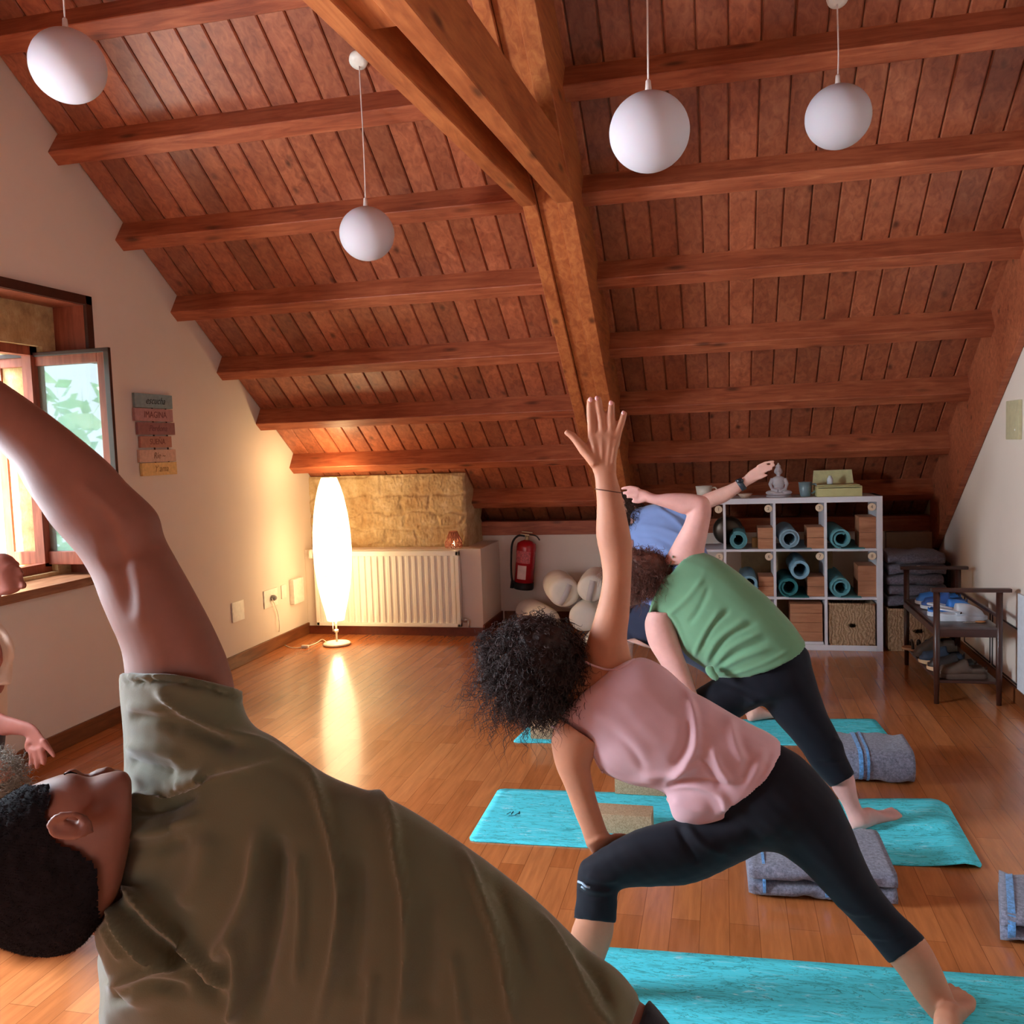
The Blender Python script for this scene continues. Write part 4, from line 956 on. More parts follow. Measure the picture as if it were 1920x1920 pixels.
def resample(rings, k=4):
    """smooth interpolation between hand-placed sections"""
    out = []; N = len(rings); n = len(rings[0])
    for i in range(N-1):
        r0, r1, r2, r3 = rings[max(i-1, 0)], rings[i], rings[i+1], rings[min(i+2, N-1)]
        for j in range(k):
            s = j/k; out.append([.5*((2*r1[q])+(-r0[q]+r2[q])*s+(2*r0[q]-5*r1[q]+4*r2[q]-r3[q])*s*s+(-r0[q]+3*r1[q]-3*r2[q]+r3[q])*s**3) for q in range(n)])
    return out+[rings[-1]]
def foot(heel, ang, L, hgt=.075, w=.043, z0=.0065):
    """foot sections on the ground: heel point, direction"""
    d = Vector((math.cos(ang), math.sin(ang), 0)); s = Vector((-d.y, d.x, 0)); h = Vector((heel[0], heel[1], z0)); R = []
    for u, ww, hh in ((-.02, .4, .45), (.02, .62, .8), (.12, .72, 1.), (.3, .66, .95), (.5, .78, .62), (.7, 1., .42), (.85, .95, .32), (.95, .75, .25), (1., .4, .16)):
        c = h+d*L*u; H = hgt*hh; ring = []
        for i in range(20):
            t = 2*math.pi*i/20; ca, sa = math.cos(t), math.sin(t)
            ring.append(c+s*(w*ww*math.copysign(abs(ca)**.8, ca))+Vector((0, 0, H/2+H/2*math.copysign(abs(sa)**.8, sa))))
        R.append(ring)
    return R
def toes(heel, ang, L, w=.043, z0=.0065, side=1):
    d = Vector((math.cos(ang), math.sin(ang), 0)); s = Vector((-d.y, d.x, 0))*side; h = Vector((heel[0], heel[1], z0)); out = []
    for k, (o, l, r) in enumerate(((-.75, 1.06, .011), (-.3, 1.07, .0085), (.08, 1.04, .008), (.42, 1.0, .0075), (.72, .94, .007))):
        out.append(limb([h+d*L*.85+s*w*o+Vector((0, 0, r+.002)), h+d*L*(l-.03)+s*w*o+Vector((0, 0, r)), h+d*L*l+s*w*o+Vector((0, 0, r*.9))], [r, r, r*.7], 10))
    return out
def np_project(V):
    q = V-np.array(EYE); z = q@np.array(CF); return 960+F*(q@np.array(CR))/z, 960-F*(q@np.array(CU))/z, z
FOLD = [1.0]
def fuse(name, lofts, mat, parent, voxel=.007, smooth=6, folds=(), noise=0., nscale=30, bumps=()):
    """one continuous skin over all lofts; folds = ([(px,py)...], width px, height m)"""
    bm = bmesh.new()
    for L in lofts:
        R = [[bm.verts.new(p) for p in r] for r in L]; n = len(R[0])
        for i in range(len(R)-1):
            for k in range(n): bm.faces.new([R[i][k], R[i][(k+1) % n], R[i+1][(k+1) % n], R[i+1][k]])
        f1 = bm.faces.new(R[0][::-1]); f2 = bm.faces.new(R[-1])
        bmesh.ops.triangulate(bm, faces=[f1, f2])
    bmesh.ops.recalc_face_normals(bm, faces=bm.faces)
    me = bpy.data.meshes.new(name); bm.to_mesh(me); bm.free()
    tmp = bpy.data.objects.new(name+'_tmp', me); COL.objects.link(tmp)
    r = tmp.modifiers.new('r', 'REMESH'); r.mode = 'VOXEL'; r.voxel_size = voxel; r.adaptivity = 0
    s = tmp.modifiers.new('s', 'SMOOTH'); s.factor = .6; s.iterations = smooth
    dg = bpy.context.evaluated_depsgraph_get(); out = bpy.data.meshes.new_from_object(tmp.evaluated_get(dg)); bpy.data.objects.remove(tmp)
    out.name = name
    if folds or noise:
        N = len(out.vertices); V = np.empty(N*3); out.vertices.foreach_get('co', V); V = V.reshape(-1, 3)
        Nn = np.empty(N*3); out.vertices.foreach_get('normal', Nn); Nn = Nn.reshape(-1, 3)
        X, Yp, Z = np_project(V); view = V-np.array(EYE); view /= np.linalg.norm(view, axis=1)[:, None]
        face = np.clip(-(Nn*view).sum(1)*2.5+.3, 0, 1); D = np.zeros(N)
        for pts, wd_, hgt in folds:
            P = [tuple(p) for p in smooth_path([Vector((p[0], p[1], 0)) for p in pts], 5)]
            best = np.full(N, 1e9); par = np.zeros(N); M = len(P)-1
            for i in range(M):
                ax, ay = P[i][0], P[i][1]; bx_, by = P[i+1][0]-ax, P[i+1][1]-ay; l2 = bx_*bx_+by*by+1e-9
                t = np.clip(((X-ax)*bx_+(Yp-ay)*by)/l2, 0, 1); d = np.hypot(X-ax-t*bx_, Yp-ay-t*by); m_ = d < best; best[m_] = d[m_]; par[m_] = ((i+t)/M)[m_]
            taper = np.clip(np.minimum(par, 1-par)*5+.12, 0, 1)
            D += hgt*FOLD[0]*np.exp(-(best/wd_)**2)*taper
        V = V+Nn*(D*face)[:, None]
        if noise:
            s_ = nscale; w = np.sin(V[:, 0]*s_+1.7*np.sin(V[:, 2]*s_*.7))*np.sin(V[:, 2]*s_*.8+1.3*np.sin(V[:, 1]*s_))+.5*np.sin(V[:, 0]*s_*2.3+V[:, 2]*s_*1.9)
            V = V+Nn*(w*noise)[:, None]
        out.vertices.foreach_set('co', V.reshape(-1)); out.update()
    out.materials.clear()
    return link(name, out, mat, parent, True)
def curls(name, mat, parent, c, rad, n, ln, r, coil, grav=.6, seed=1, out=.5, stray=.06, turns=3., sect=5, steps=16, keep=None):
    """hair built from coiled strands rooted on an ellipsoid"""
    rnd = random.Random(seed); bm = bmesh.new(); c = Vector(c)
    for i in range(n):
        z = rnd.uniform(-1, 1); a = rnd.uniform(0, 2*math.pi); q = math.sqrt(1-z*z); d = Vector((q*math.cos(a), q*math.sin(a), z))
        p = c+Vector((d.x*rad[0], d.y*rad[1], d.z*rad[2]))*rnd.uniform(.8, 1.0)
        if keep and not keep(d): continue
        L = ln*rnd.uniform(.6, 1.25)*(1.35 if rnd.random() < stray else 1); g = Vector((0, 0, -1)); di = (d*out+Vector((rnd.gauss(0, .25), rnd.gauss(0, .25), rnd.gauss(0, .25)))+g*grav*.5).normalized()
        u = di.orthogonal().normalized(); v = di.cross(u); ph = rnd.uniform(0, 6.28); co = coil*rnd.uniform(.5, 1.3); tr = turns*rnd.uniform(.7, 1.2); prev = None; R = []
        pts = []
        for k in range(steps+1):
            s = k/steps; axis = p+di*L*s+g*(grav*L*.5*s*s); pts.append(axis+(u*math.cos(ph+tr*6.283*s)+v*math.sin(ph+tr*6.283*s))*co*min(1, s*4))
        rr = r*rnd.uniform(.6, 1.2)
        for k, pt_ in enumerate(pts):
            t = (pts[min(k+1, steps)]-pts[max(k-1, 0)]).normalized(); a_ = (prev if prev is not None else t.orthogonal()); a_ = (a_-t*a_.dot(t)).normalized(); b_ = t.cross(a_); prev = a_
            w = rr*(1-.75*(k/steps)**2); R.append([bm.verts.new(pt_+a_*math.cos(j*2*math.pi/sect)*w+b_*math.sin(j*2*math.pi/sect)*w) for j in range(sect)])
        for k in range(steps):
            for j in range(sect): bm.faces.new([R[k][j], R[k][(j+1) % sect], R[k+1][(j+1) % sect], R[k+1][j]])
    me = bpy.data.meshes.new(name); bm.to_mesh(me); bm.free(); return link(name, me, mat, parent, True)
def hair_mat(name, rgb, rough=.42, spec=.22):
    t = NT(name, rough, spec); c = lin(rgb); t.color(t.ramp(t.noise(t.P, 40, 3), [(.3, tuple(v*.6 for v in c)), (.7, tuple(v*1.5 for v in c))])); return t.m
M_leg = fabric('black_leggings', (15, 16, 26), .12, 500, .15, .8, sheen=.06)
def head(c, R, face, r=(.078, .095, .115)):
    """head sections: face = direction the face looks, R = up direction of the head; returns lofts with nose, ears, jaw"""
    up = Vector(R).normalized(); f = Vector(face); f = (f-up*f.dot(up)).normalized(); s = up.cross(f); c = Vector(c); L = []
    prof = [(-1.0, .30, .30, .25), (-.85, .62, .60, .12), (-.6, .74, .74, .05), (-.3, .86, .88, .0), (0, .97, .97, -.02), (.3, 1., 1., -.04), (.6, .90, .90, -.06), (.82, .66, .66, -.06), (.97, .3, .3, -.06)]
    rings = []
    for h, w, dp, sh in prof:
        rings.append([c+up*h*r[2]+s*(r[0]*w*math.cos(t))+f*(r[1]*(dp*math.sin(t)+sh)) for t in [2*math.pi*i/24 for i in range(24)]])
    L.append(rings)
    P = lambda a, b, d: c+s*a*r[0]+f*b*r[1]+up*d*r[2]
    L.append(limb([P(0, .86, .12), P(0, 1.08, -.16), P(0, 1.14, -.26), P(0, .9, -.32)], [.008, .012, .014, .01], 12))
    L.append(limb([P(-.25, .86, -.52), P(0, .97, -.5), P(.25, .86, -.52)], [.007, .010, .007], 10))
    L.append(limb([P(-.2, .82, -.80), P(0, .90, -.84), P(.2, .82, -.80)], [.014, .018, .014], 10))
    L.append(limb([P(-.6, .74, .16), P(-.25, .93, .2), P(0, .93, .16), P(.25, .93, .2), P(.6, .74, .16)], [.007, .009, .007, .009, .007], 10))
    for q in (-1, 1):
        L.append(limb([P(q*.98, -.05, .16), P(q*1.14, -.2, .14), P(q*1.16, -.24, -.06), P(q*1.06, -.12, -.24), P(q*.96, .0, -.26)], [.006, .007, .007, .007, .006], 10))
        L.append(limb([P(q*1.0, -.02, .1), P(q*1.08, -.14, -.02), P(q*1.0, -.04, -.18)], [.007, .006, .006], 8))
    return L, P
# ---------------------------------------------------------------- woman in the pink top
def woman_pink():
    Y = 2.44; sk = skin('skin_tan', (184, 126, 98)); t = empty('person', (at(1380, 1500, Y).x, Y, 0), 'woman with curly dark hair in a pink sleeveless top and black leggings, one arm up', 'person')
    L = []
    # raised arm
    arm = [((1196, 1290), (1098, 1300), .055), ((1190, 1255), (1092, 1262), .052), ((1181, 1222), (1094, 1228), .047), ((1176, 1195), (1102, 1197), .042), ((1180, 1157), (1114, 1158), .039), ((1182.5, 1120), (1124, 1121), .036), ((1184, 1082), (1130, 1083), .034), ((1185.5, 1045), (1126, 1046), .036), ((1185, 1020), (1120.5, 1021), .036), ((1181, 995), (1117.5, 996), .035), ((1170.5, 945), (1119, 946), .030), ((1163.5, 918), (1117, 919), .024), ((1157, 894), (1115, 895), .019), ((1155, 878), (1112, 880), .0165)]
    L.append(resample([sec(u, w, Y, th) for u, w, th in arm], 3))
    palm = [((1156, 884), (1112, 886), .017), ((1156, 865), (1108, 866), .016), ((1159, 845), (1103, 847), .015), ((1162, 828), (1101.5, 829), .014), ((1163.5, 814), (1103, 814), .012), ((1162, 808), (1105, 808), .008)]
    L.append(resample([sec(u, w, Y, th, e=.8) for u, w, th in palm], 3))
    for p in ([(1110, 830, 8.6), (1109.5, 812, 8.2), (1108.5, 790, 8), (1107.5, 777, 8), (1107, 762, 7.4), (1106.8, 750, 7)], [(1131, 830, 8.6), (1130, 812, 8.2), (1128, 790, 8), (1126, 777, 8), (1123, 760, 7.4), (1121, 747, 7)], [(1146, 830, 8.2), (1146.5, 812, 8), (1146, 795, 7.8), (1145.6, 782, 7.7), (1146, 767, 7.2), (1146.4, 756, 6.8)], [(1155, 834, 7.6), (1157.5, 818, 7.4), (1161.5, 803, 7.2), (1165, 793, 7), (1168, 783, 6.7), (1170, 774.5, 6.3)]):
        L.append(rounded(resample(plimb(p, Y), 3), False))
    L.append(rounded(resample(plimb([(1118, 870, 12), (1107, 856, 11.5), (1095, 843, 10.5), (1084, 829, 9), (1073, 817, 7.6), (1063, 810.5, 6.2)], Y-.005), 3), False))
    for x0, y0, x1, y1 in ((1111, 822, 1121, 872), (1129, 822, 1129, 872), (1145, 822, 1139, 872), (1155, 826, 1148, 872)):   # tendons on the back of the hand
        L.append(plimb([(x0, y0, 5, Y-.008), ((x0+x1)/2, (y0+y1)/2, 3.6, Y-.014), (x1, y1, 3, Y-.013)], Y, 8))
    # supporting arm
    a2 = [((1128, 1400), (1046, 1345), .05), ((1118, 1408), (1034, 1378), .047), ((1112, 1424), (1035, 1406), .044), ((1107, 1443), (1043, 1440), .040), ((1114, 1479), (1058.5, 1475), .035), ((1123.5, 1513), (1073, 1514), .031), ((1130, 1533), (1081, 1535), .029), ((1137, 1553), (1089.5, 1555), .026), ((1146, 1572), (1100, 1588), .022)]
    L.append(resample([sec(u, w, Y-.03, th) for u, w, th in a2], 3))
    L.append(rounded(resample([sec((1147, 1566), (1103, 1590), Y-.03, .024), sec((1152, 1562), (1114, 1603), Y-.02, .022), sec((1170, 1562), (1132, 1602), Y+.0, .018), sec((1186, 1566), (1160, 1600), Y+.03, .014)], 3), True))
    for k in range(4): L.append(rounded(plimb([(1168+k*3, 1570+k*9, 6.5, Y+.0+.008*k), (1186+k*2, 1574+k*10, 6, Y+.04), (1196, 1588+k*9, 5.5, Y+.075)], Y), False))
    L.append(rounded(plimb([(1135, 1596, 7, Y-.03), (1150, 1606, 6.5, Y-.045), (1166, 1612, 5.5, Y-.05)], Y), False))
    # torso core, neck, head
    L.append(resample([sec((1180, 1262), (1060, 1340), Y+.0, .06), sec((1240, 1285), (1110, 1385), Y, .085), sec((1300, 1325), (1160, 1440), Y, .085), sec((1370, 1370), (1230, 1465), Y, .08), sec((1450, 1420), (1300, 1530), Y, .09)], 3))
    L.append(resample([ringc(at(1120, 1290, Y), .055, Vector((-1, 0, .1))), ringc(at(1075, 1285, Y), .05, Vector((-1, 0, .1))), ringc(at(1040, 1272, Y-.0), .05, Vector((-1, 0, .2)))], 3))
    hc = at(1000, 1252, Y+.01); hl, P = head(hc, Vector((-.97, -.05, .22)), Vector((-.12, .55, -.85)), (.074, .092, .112))
    L += hl
    # legs below the leggings
    z = lambda px, py, y: at(px, py, y)
    L.append(resample([sec((1150, 1680), (1093, 1680), Y-.05, .04), sec((1151, 1725), (1080, 1720), Y-.05, .047), sec((1149, 1755), (1070, 1750), Y-.05, .048), sec((1134, 1800), (1066, 1800), Y-.05, .042), sec((1118, 1850), (1066, 1850), Y-.05, .034), sec((1112, 1890), (1066, 1890), Y-.05, .032), sec((1112, 1925), (1064, 1925), Y-.05, .034)], 3))
    fh = atz(1100, 1938); L.append(foot((fh.x+.02, Y-.05), math.pi-.1, .23)); L += toes((fh.x+.02, Y-.05), math.pi-.1, .23)
    L.append(resample([sec((1705, 1728), (1620, 1748), Y, .055), sec((1736, 1762), (1664, 1800), Y, .052), sec((1758, 1800), (1690, 1833), Y, .050), sec((1778, 1845), (1714, 1870), Y, .043), sec((1794, 1885), (1738, 1900), Y, .036), sec((1805, 1915), (1758, 1925), Y, .032), sec((1815, 1945), (1768, 1948), Y, .032)], 3))
    rf = atz(1786, 1962); L.append(foot((rf.x-.02, rf.y-.0), 1.15, .235)); L += toes((rf.x-.02, rf.y), 1.15, .235, side=-1)
    body = fuse('body', L, sk, t, .0042, 5)
    nl = plain('fingernail', (222, 160, 156), .25, .6)
    for (x, y, r) in ((1107, 749.5, 4), (1118.8, 747, 3.6), (1145.3, 755.5, 3.8), (1168.4, 774, 3.2)):
        c = at(x, y, Y-.0085); m = MB(); m.ball(c, r*pxm(c), .0028, r*1.3*pxm(c), 10, 8); m.build('fingernail', nl, body, True)
    m = MB(); R = sec((1165.5, 924), (1116, 917), Y, .0255); m.tube(R+[R[0]], .0014, 6); m.build('bracelet', plain('thread', (92, 52, 34), .8), t, True)
    # leggings
    G = []
    G.append(resample([sec((1440, 1385), (1300, 1510), Y, .09, (8, 8)), sec((1497, 1414), (1330, 1556), Y, .115), sec((1545, 1463), (1385, 1598), Y, .125), sec((1574, 1503), (1452, 1598), Y, .11), sec((1602, 1563), (1500, 1627), Y, .095), sec((1634, 1640), (1548, 1675), Y, .078), sec((1677, 1700), (1592, 1722), Y, .066), sec((1708, 1731), (1622, 1752), Y, .060), sec((1737, 1760), (1667, 1809), Y, .058)], 4))
    G.append(resample([sec((1420, 1500), (1440, 1590), Y, .11), sec((1340, 1525), (1395, 1614), Y, .115), sec((1269, 1536), (1302, 1656), Y-.02, .105), sec((1202, 1552), (1237, 1662), Y-.035, .092), sec((1150, 1577), (1190, 1664), Y-.045, .08), sec((1112, 1600), (1162, 1668), Y-.05, .07), sec((1088, 1618), (1159, 1674), Y-.05, .064), sec((1082, 1650), (1158, 1681), Y-.05, .060), sec((1080, 1690), (1157, 1700), Y-.05, .057), sec((1074.5, 1722), (1156, 1731), Y-.05, .056)], 4))
    fl_ = [([(1085, 1655), (1110, 1668), (1150, 1672)], 5, .006), ([(1083, 1668), (1105, 1682), (1140, 1684)], 4, -.005), ([(1560, 1690), (1600, 1712), (1640, 1712)], 5, .004), ([(1600, 1730), (1640, 1760), (1690, 1762)], 5, .004), ([(1268, 1545), (1290, 1590), (1310, 1620)], 6, -.006), ([(1282, 1540), (1315, 1580), (1360, 1600)], 7, .006), ([(1636, 1762), (1660, 1765), (1700, 1758)], 4, -.004), ([(1100, 1640), (1125, 1650), (1160, 1650)], 6, .005)]
    lg = fuse('leggings', G, M_leg, t, .0062, 5, fl_, .0006, 60)
    m = MB(); c = at(1093, 1657, Y-.118)
    m.tube([at(1084, 1653, Y-.10), at(1092, 1656, Y-.113), at(1098, 1662, Y-.117), at(1106, 1664, Y-.119)], .0035, 6); m.tube([at(1090, 1662, Y-.112), at(1098, 1668, Y-.117)], .003, 6); m.build('reflective_mark', plain('reflective', (150, 170, 190), .5), lg, True)
    # top
    S = []
    S.append(resample([sec((1180, 1240), (1046, 1346), Y, .072, (6, -16)), sec((1208, 1233), (1044, 1366), Y, .095, (5, -10)), sec((1246, 1251), (1082, 1383), Y, .112, (2, -4)), sec((1290, 1290), (1108, 1412), Y, .12), sec((1326, 1311), (1128, 1446), Y, .122), sec((1357, 1328), (1180, 1470), Y, .122), sec((1412, 1359), (1240, 1484), Y, .124, (6, 6)), sec((1438, 1372), (1258, 1512), Y, .128, (18, 18)), sec((1462, 1388), (1272, 1538), Y, .132, (30, 32))], 5))
    S.append(resample([sec((1390, 1470), (1246, 1478), Y-.045, .05), sec((1380, 1500), (1251, 1500), Y-.05, .06), sec((1368, 1528), (1262, 1535), Y-.045, .06), sec((1350, 1546), (1290, 1552), Y-.035, .04)], 4))
    fd = [([(1275, 1275), (1300, 1340), (1302, 1400), (1280, 1440), (1240, 1478)], 8, .011), ([(1290, 1350), (1288, 1400), (1262, 1438)], 12, -.008), ([(1335, 1400), (1350, 1440), (1372, 1470)], 7, .008), ([(1365, 1345), (1380, 1400), (1400, 1430)], 9, .008), ([(1390, 1375), (1402, 1430), (1392, 1470)], 10, -.007), ([(1245, 1480), (1300, 1474), (1350, 1490), (1362, 1525)], 6, .007), ([(1250, 1470), (1310, 1462), (1370, 1480)], 6, -.008), ([(1130, 1440), (1180, 1462), (1240, 1466)], 6, .006), ([(1200, 1455), (1260, 1452), (1320, 1430)], 7, .007), ([(1262, 1500), (1290, 1515), (1330, 1520)], 8, .005), ([(1110, 1330), (1160, 1360), (1220, 1420)], 12, .004), ([(1140, 1370), (1180, 1400), (1210, 1445)], 8, -.004), ([(1455, 1400), (1438, 1450), (1408, 1490), (1370, 1525), (1300, 1548)], 3.5, .004), ([(1432, 1400), (1420, 1440), (1392, 1480)], 9, .005), ([(1310, 1420), (1335, 1450), (1350, 1480)], 5, -.006), ([(1085, 1388), (1112, 1410), (1132, 1444)], 4, .004), ([(1100, 1242), (1140, 1258), (1188, 1240)], 4, .004)]
    pk = fabric('pink_jersey', (200, 160, 166), .05, 500, .12, .9, sheen=.3)
    top = fuse('sleeveless_top', S, pk, t, .0058, 5, fd, .0012, 26)
    for nm, pts in (('neckline_band', [(1097, 1241), (1118, 1250), (1145, 1256), (1170, 1250), (1189, 1236)]), ('armhole_band', [(1034, 1362), (1058, 1371), (1082, 1381), (1105, 1405), (1119, 1428), (1130, 1448)])):
        ob = top; P_ = []
        for q in smooth_path([Vector((*p, 0)) for p in pts], 5):
            d = ray(q.x, q.y).normalized(); Mi = Matrix.Translation(-Vector(t.location))
            hit, loc, nrm, _ = ob.ray_cast(Mi @ EYE, d)
            P_.append((loc+Vector(t.location)) if hit else at(q.x, q.y, Y-.05))
        m = MB(); m.tube(P_, .0032, 6); m.build(nm, pk, top, True)
    hm = hair_mat('dark_brown_curls', (46, 30, 27), .5)
    base = [resample([sec((1003, 1160), (1000, 1172), Y, .02), sec((1060, 1185), (945, 1200), Y, .085), sec((1085, 1225), (925, 1240), Y, .105), sec((1090, 1270), (925, 1285), Y, .108), sec((1070, 1310), (940, 1325), Y, .09), sec((1030, 1340), (985, 1345), Y, .05)], 3)]
    base.append(limb([at(930, 1225, Y), at(912, 1212, Y)], [.045, .035])); base.append(limb([at(985, 1175, Y), at(975, 1160, Y)], [.04, .028]))
    hb_ = fuse('hair', base, hm, t, .009, 2, (), .006, 55)
    curls('curls', hm, hb_, at(1006, 1250, Y), (.135, .115, .130), 2300, .055, .0014, .0085, .55, 4, out=.9, turns=2.6, sect=4, steps=14)
    curls('loose_curls', hm, hb_, at(975, 1285, Y-.02), (.135, .08, .10), 420, .075, .0008, .009, .7, 9, out=.8, stray=.3, turns=2.6, sect=4, steps=14)
    curls('hair_bun', hm, hb_, at(922, 1212, Y), (.036, .036, .036), 260, .03, .0011, .006, .2, 5, out=.8, sect=4, steps=12)
    c = at(1093, 1215, Y-.06); 
woman_pink()
# ---------------------------------------------------------------- woman in the green top
def woman_green():
    Y = 3.62; sk = skin('skin_pink', (214, 160, 150)); t = empty('person', (at(1420, 1300, Y).x, Y, 0), 'woman in a green sleeveless top and black trousers, forearm bent over her head', 'person')
    L = []
    L.append(resample([sec((1322, 1060), (1240, 1060), Y, .06), sec((1321, 1034), (1253, 1036), Y, .056), sec((1326, 1006), (1267, 1010), Y, .052), sec((1331, 980), (1281, 985), Y, .048), sec((1334, 956), (1288, 966), Y, .046), sec((1327, 934), (1291, 962), Y, .044), sec((1306, 927), (1280, 964), Y, .042), sec((1279, 924.5), (1260, 956.5), Y, .038), sec((1252, 925), (1234, 948), Y, .032), sec((1231, 927), (1217, 943), Y, .026), sec((1214, 921), (1206, 940), Y, .022)], 4))
    L.append(resample([sec((1214, 920), (1206, 940), Y, .02), sec((1202, 917), (1198, 936), Y, .018), sec((1197, 917), (1195, 933), Y, .014)], 3))
    for p in ([(1198, 917, 4), (1182, 913, 3.4), (1166, 916, 2.9)], [(1196, 924, 4), (1182, 922.5, 3.4), (1169, 924.5, 2.9)], [(1196, 930, 4), (1184, 930.5, 3.2), (1176, 932, 2.8)], [(1208, 937, 5), (1197, 941, 4), (1186, 940, 3.2)]): L.append(rounded(plimb(p, Y-.01), False))
    # lower arm
    L.append(resample([sec((1262, 1150), (1216, 1146), Y-.03, .05), sec((1262, 1168), (1209, 1166), Y-.03, .052), sec((1270, 1190), (1211, 1190), Y-.04, .054), sec((1276, 1210), (1218, 1212), Y-.05, .052), sec((1282, 1230), (1230, 1232), Y-.06, .048), sec((1292, 1255), (1246, 1258), Y-.07, .044), sec((1302, 1285), (1262, 1290), Y-.09, .038), sec((1312, 1315), (1278, 1322), Y-.12, .03)], 3))
    L.append(rounded(resample([sec((1312, 1315), (1278, 1322), Y-.12, .03), sec((1316, 1332), (1282, 1340), Y-.12, .022), sec((1312, 1350), (1284, 1354), Y-.12, .016)], 2)))
    # torso, neck and head
    L.append(resample([sec((1300, 1050), (1225, 1140), Y, .07), sec((1345, 1075), (1270, 1190), Y, .1), sec((1400, 1110), (1300, 1230), Y, .1), sec((1480, 1200), (1350, 1255), Y, .1)], 3))
    L.append(resample([ringc(at(1245, 1090, Y), .062, Vector((-1, 0, -.1))), ringc(at(1220, 1095, Y), .056, Vector((-1, 0, -.1))), ringc(at(1195, 1095, Y), .055, Vector((-1, 0, -.1)))], 3))
    hl, P = head(at(1183, 1078, Y), Vector((-.95, 0, .1)), Vector((-.3, .75, -.5)), (.076, .095, .115)); L += hl
    # calf, ankle and foot
    L.append(resample([sec((1596, 1440), (1556, 1466), Y, .045), sec((1603, 1462), (1561, 1480), Y, .045), sec((1608, 1493), (1577, 1505), Y, .038), sec((1616, 1515), (1587, 1527), Y, .032), sec((1628, 1533), (1594, 1548), Y-.01, .032), sec((1634, 1545), (1598, 1556), Y-.01, .030)], 3))
    hf = atz(1611, 1560); L.append(foot((hf.x, hf.y+.01), .75, .235)); L += toes((hf.x, hf.y+.01), .75, .235, side=-1)
    L.append(resample([sec((1312, 1400), (1255, 1400), Y-.02, .055), sec((1308, 1470), (1262, 1470), Y-.02, .045), sec((1302, 1535), (1270, 1535), Y-.02, .035)], 3))
    ff = atz(1286, 1556); L.append(foot((ff.x+.01, Y-.03), 1.9, .235))
    fuse('body', L, sk, t, .0052, 3)
    G = [resample([sec((1470, 1190), (1340, 1270), Y, .12), sec((1512, 1215), (1352, 1300), Y, .135), sec((1522, 1245), (1375, 1335), Y, .14), sec((1530, 1275), (1405, 1330), Y, .13), sec((1540, 1306), (1432, 1324), Y, .115), sec((1551, 1338), (1458, 1356), Y, .105), sec((1573, 1380), (1497, 1400), Y, .088), sec((1588, 1420), (1524, 1440), Y, .078), sec((1603, 1451), (1557, 1477), Y, .07)], 4),
         resample([sec((1420, 1260), (1430, 1322), Y, .12), sec((1360, 1268), (1395, 1340), Y, .12), sec((1322, 1282), (1352, 1368), Y-.02, .105), sec((1285, 1310), (1318, 1392), Y-.03, .09), sec((1255, 1345), (1315, 1400), Y-.03, .075), sec((1252, 1400), (1313, 1420), Y-.03, .065), sec((1256, 1450), (1310, 1455), Y-.02, .06)], 4)]
    fuse('trousers', G, M_leg, t, .0078, 5, [([(1340, 1285), (1380, 1290), (1430, 1310)], 6, -.006), ([(1330, 1278), (1390, 1300), (1420, 1320)], 5, .006), ([(1560, 1385), (1575, 1392), (1590, 1410)], 5, .006), ([(1530, 1430), (1560, 1430), (1590, 1425)], 5, -.005), ([(1557, 1470), (1580, 1466), (1600, 1450)], 4, .005)], .0008, 40)
    S = [resample([sec((1316, 1034), (1222, 1148), Y, .085, (-20, -8)), sec((1332, 1040), (1240, 1158), Y, .105, (-8, -2)), sec((1349, 1048), (1262, 1182), Y, .122), sec((1381, 1070), (1280, 1222), Y, .135), sec((1421, 1103), (1300, 1240), Y, .142), sec((1458, 1139), (1322, 1254), Y, .148), sec((1487, 1172), (1334, 1264), Y, .155, (8, 8)), sec((1507, 1202), (1340, 1268), Y, .160, (26, 20))], 5),
         rounded(resample([sec((1262, 1040), (1244, 1090), Y-.03, .05), sec((1244, 1086), (1228, 1114), Y-.04, .05), sec((1238, 1110), (1216, 1148), Y-.04, .045)], 3)),
         rounded(plimb([(1330, 1255, 9, Y-.13), (1336, 1266, 8, Y-.145), (1344, 1272, 6, Y-.15)], Y))]
    fd = []
    for p, w, h in (([(1246, 1160), (1290, 1120), (1320, 1080)], 5, .006), ([(1300, 1235), (1320, 1190), (1352, 1140)], 5, .008), ([(1322, 1250), (1345, 1200), (1400, 1160)], 6, .008), ([(1335, 1255), (1370, 1215), (1430, 1185)], 5, .008), ([(1340, 1262), (1385, 1235), (1445, 1215)], 5, .008), ([(1290, 1170), (1310, 1145), (1330, 1100)], 5, -.007), ([(1310, 1225), (1335, 1175), (1370, 1140)], 5, -.007), ([(1330, 1240), (1365, 1195), (1420, 1165)], 5, -.007), ([(1350, 1245), (1390, 1220), (1440, 1200)], 5, -.007), ([(1255, 1150), (1268, 1165), (1282, 1200), (1296, 1232)], 3.5, .006), ([(1338, 1266), (1380, 1262), (1440, 1240), (1490, 1212)], 3, .005), ([(1216, 1148), (1236, 1154), (1256, 1164)], 3.5, .004), ([(1270, 1045), (1300, 1060), (1330, 1070)], 8, .003)): fd.append((p, w, h))
    gr = fabric('green_jersey', (104, 146, 112), .06, 500, .12, .9, sheen=.3)
    fuse('sleeveless_top', S, gr, t, .0072, 4, fd, .001, 24)
    hm = hair_mat('chestnut_hair', (92, 56, 46), .45)
    base = fuse('hair', [resample([sec((1190, 1032), (1178, 1040), Y, .03), sec((1222, 1034), (1162, 1062), Y, .09), sec((1250, 1052), (1148, 1090), Y, .105), sec((1250, 1080), (1160, 1105), Y, .1), sec((1240, 1098), (1190, 1112), Y, .07)], 3)], hm, t, .009, 2, (), .006, 45)
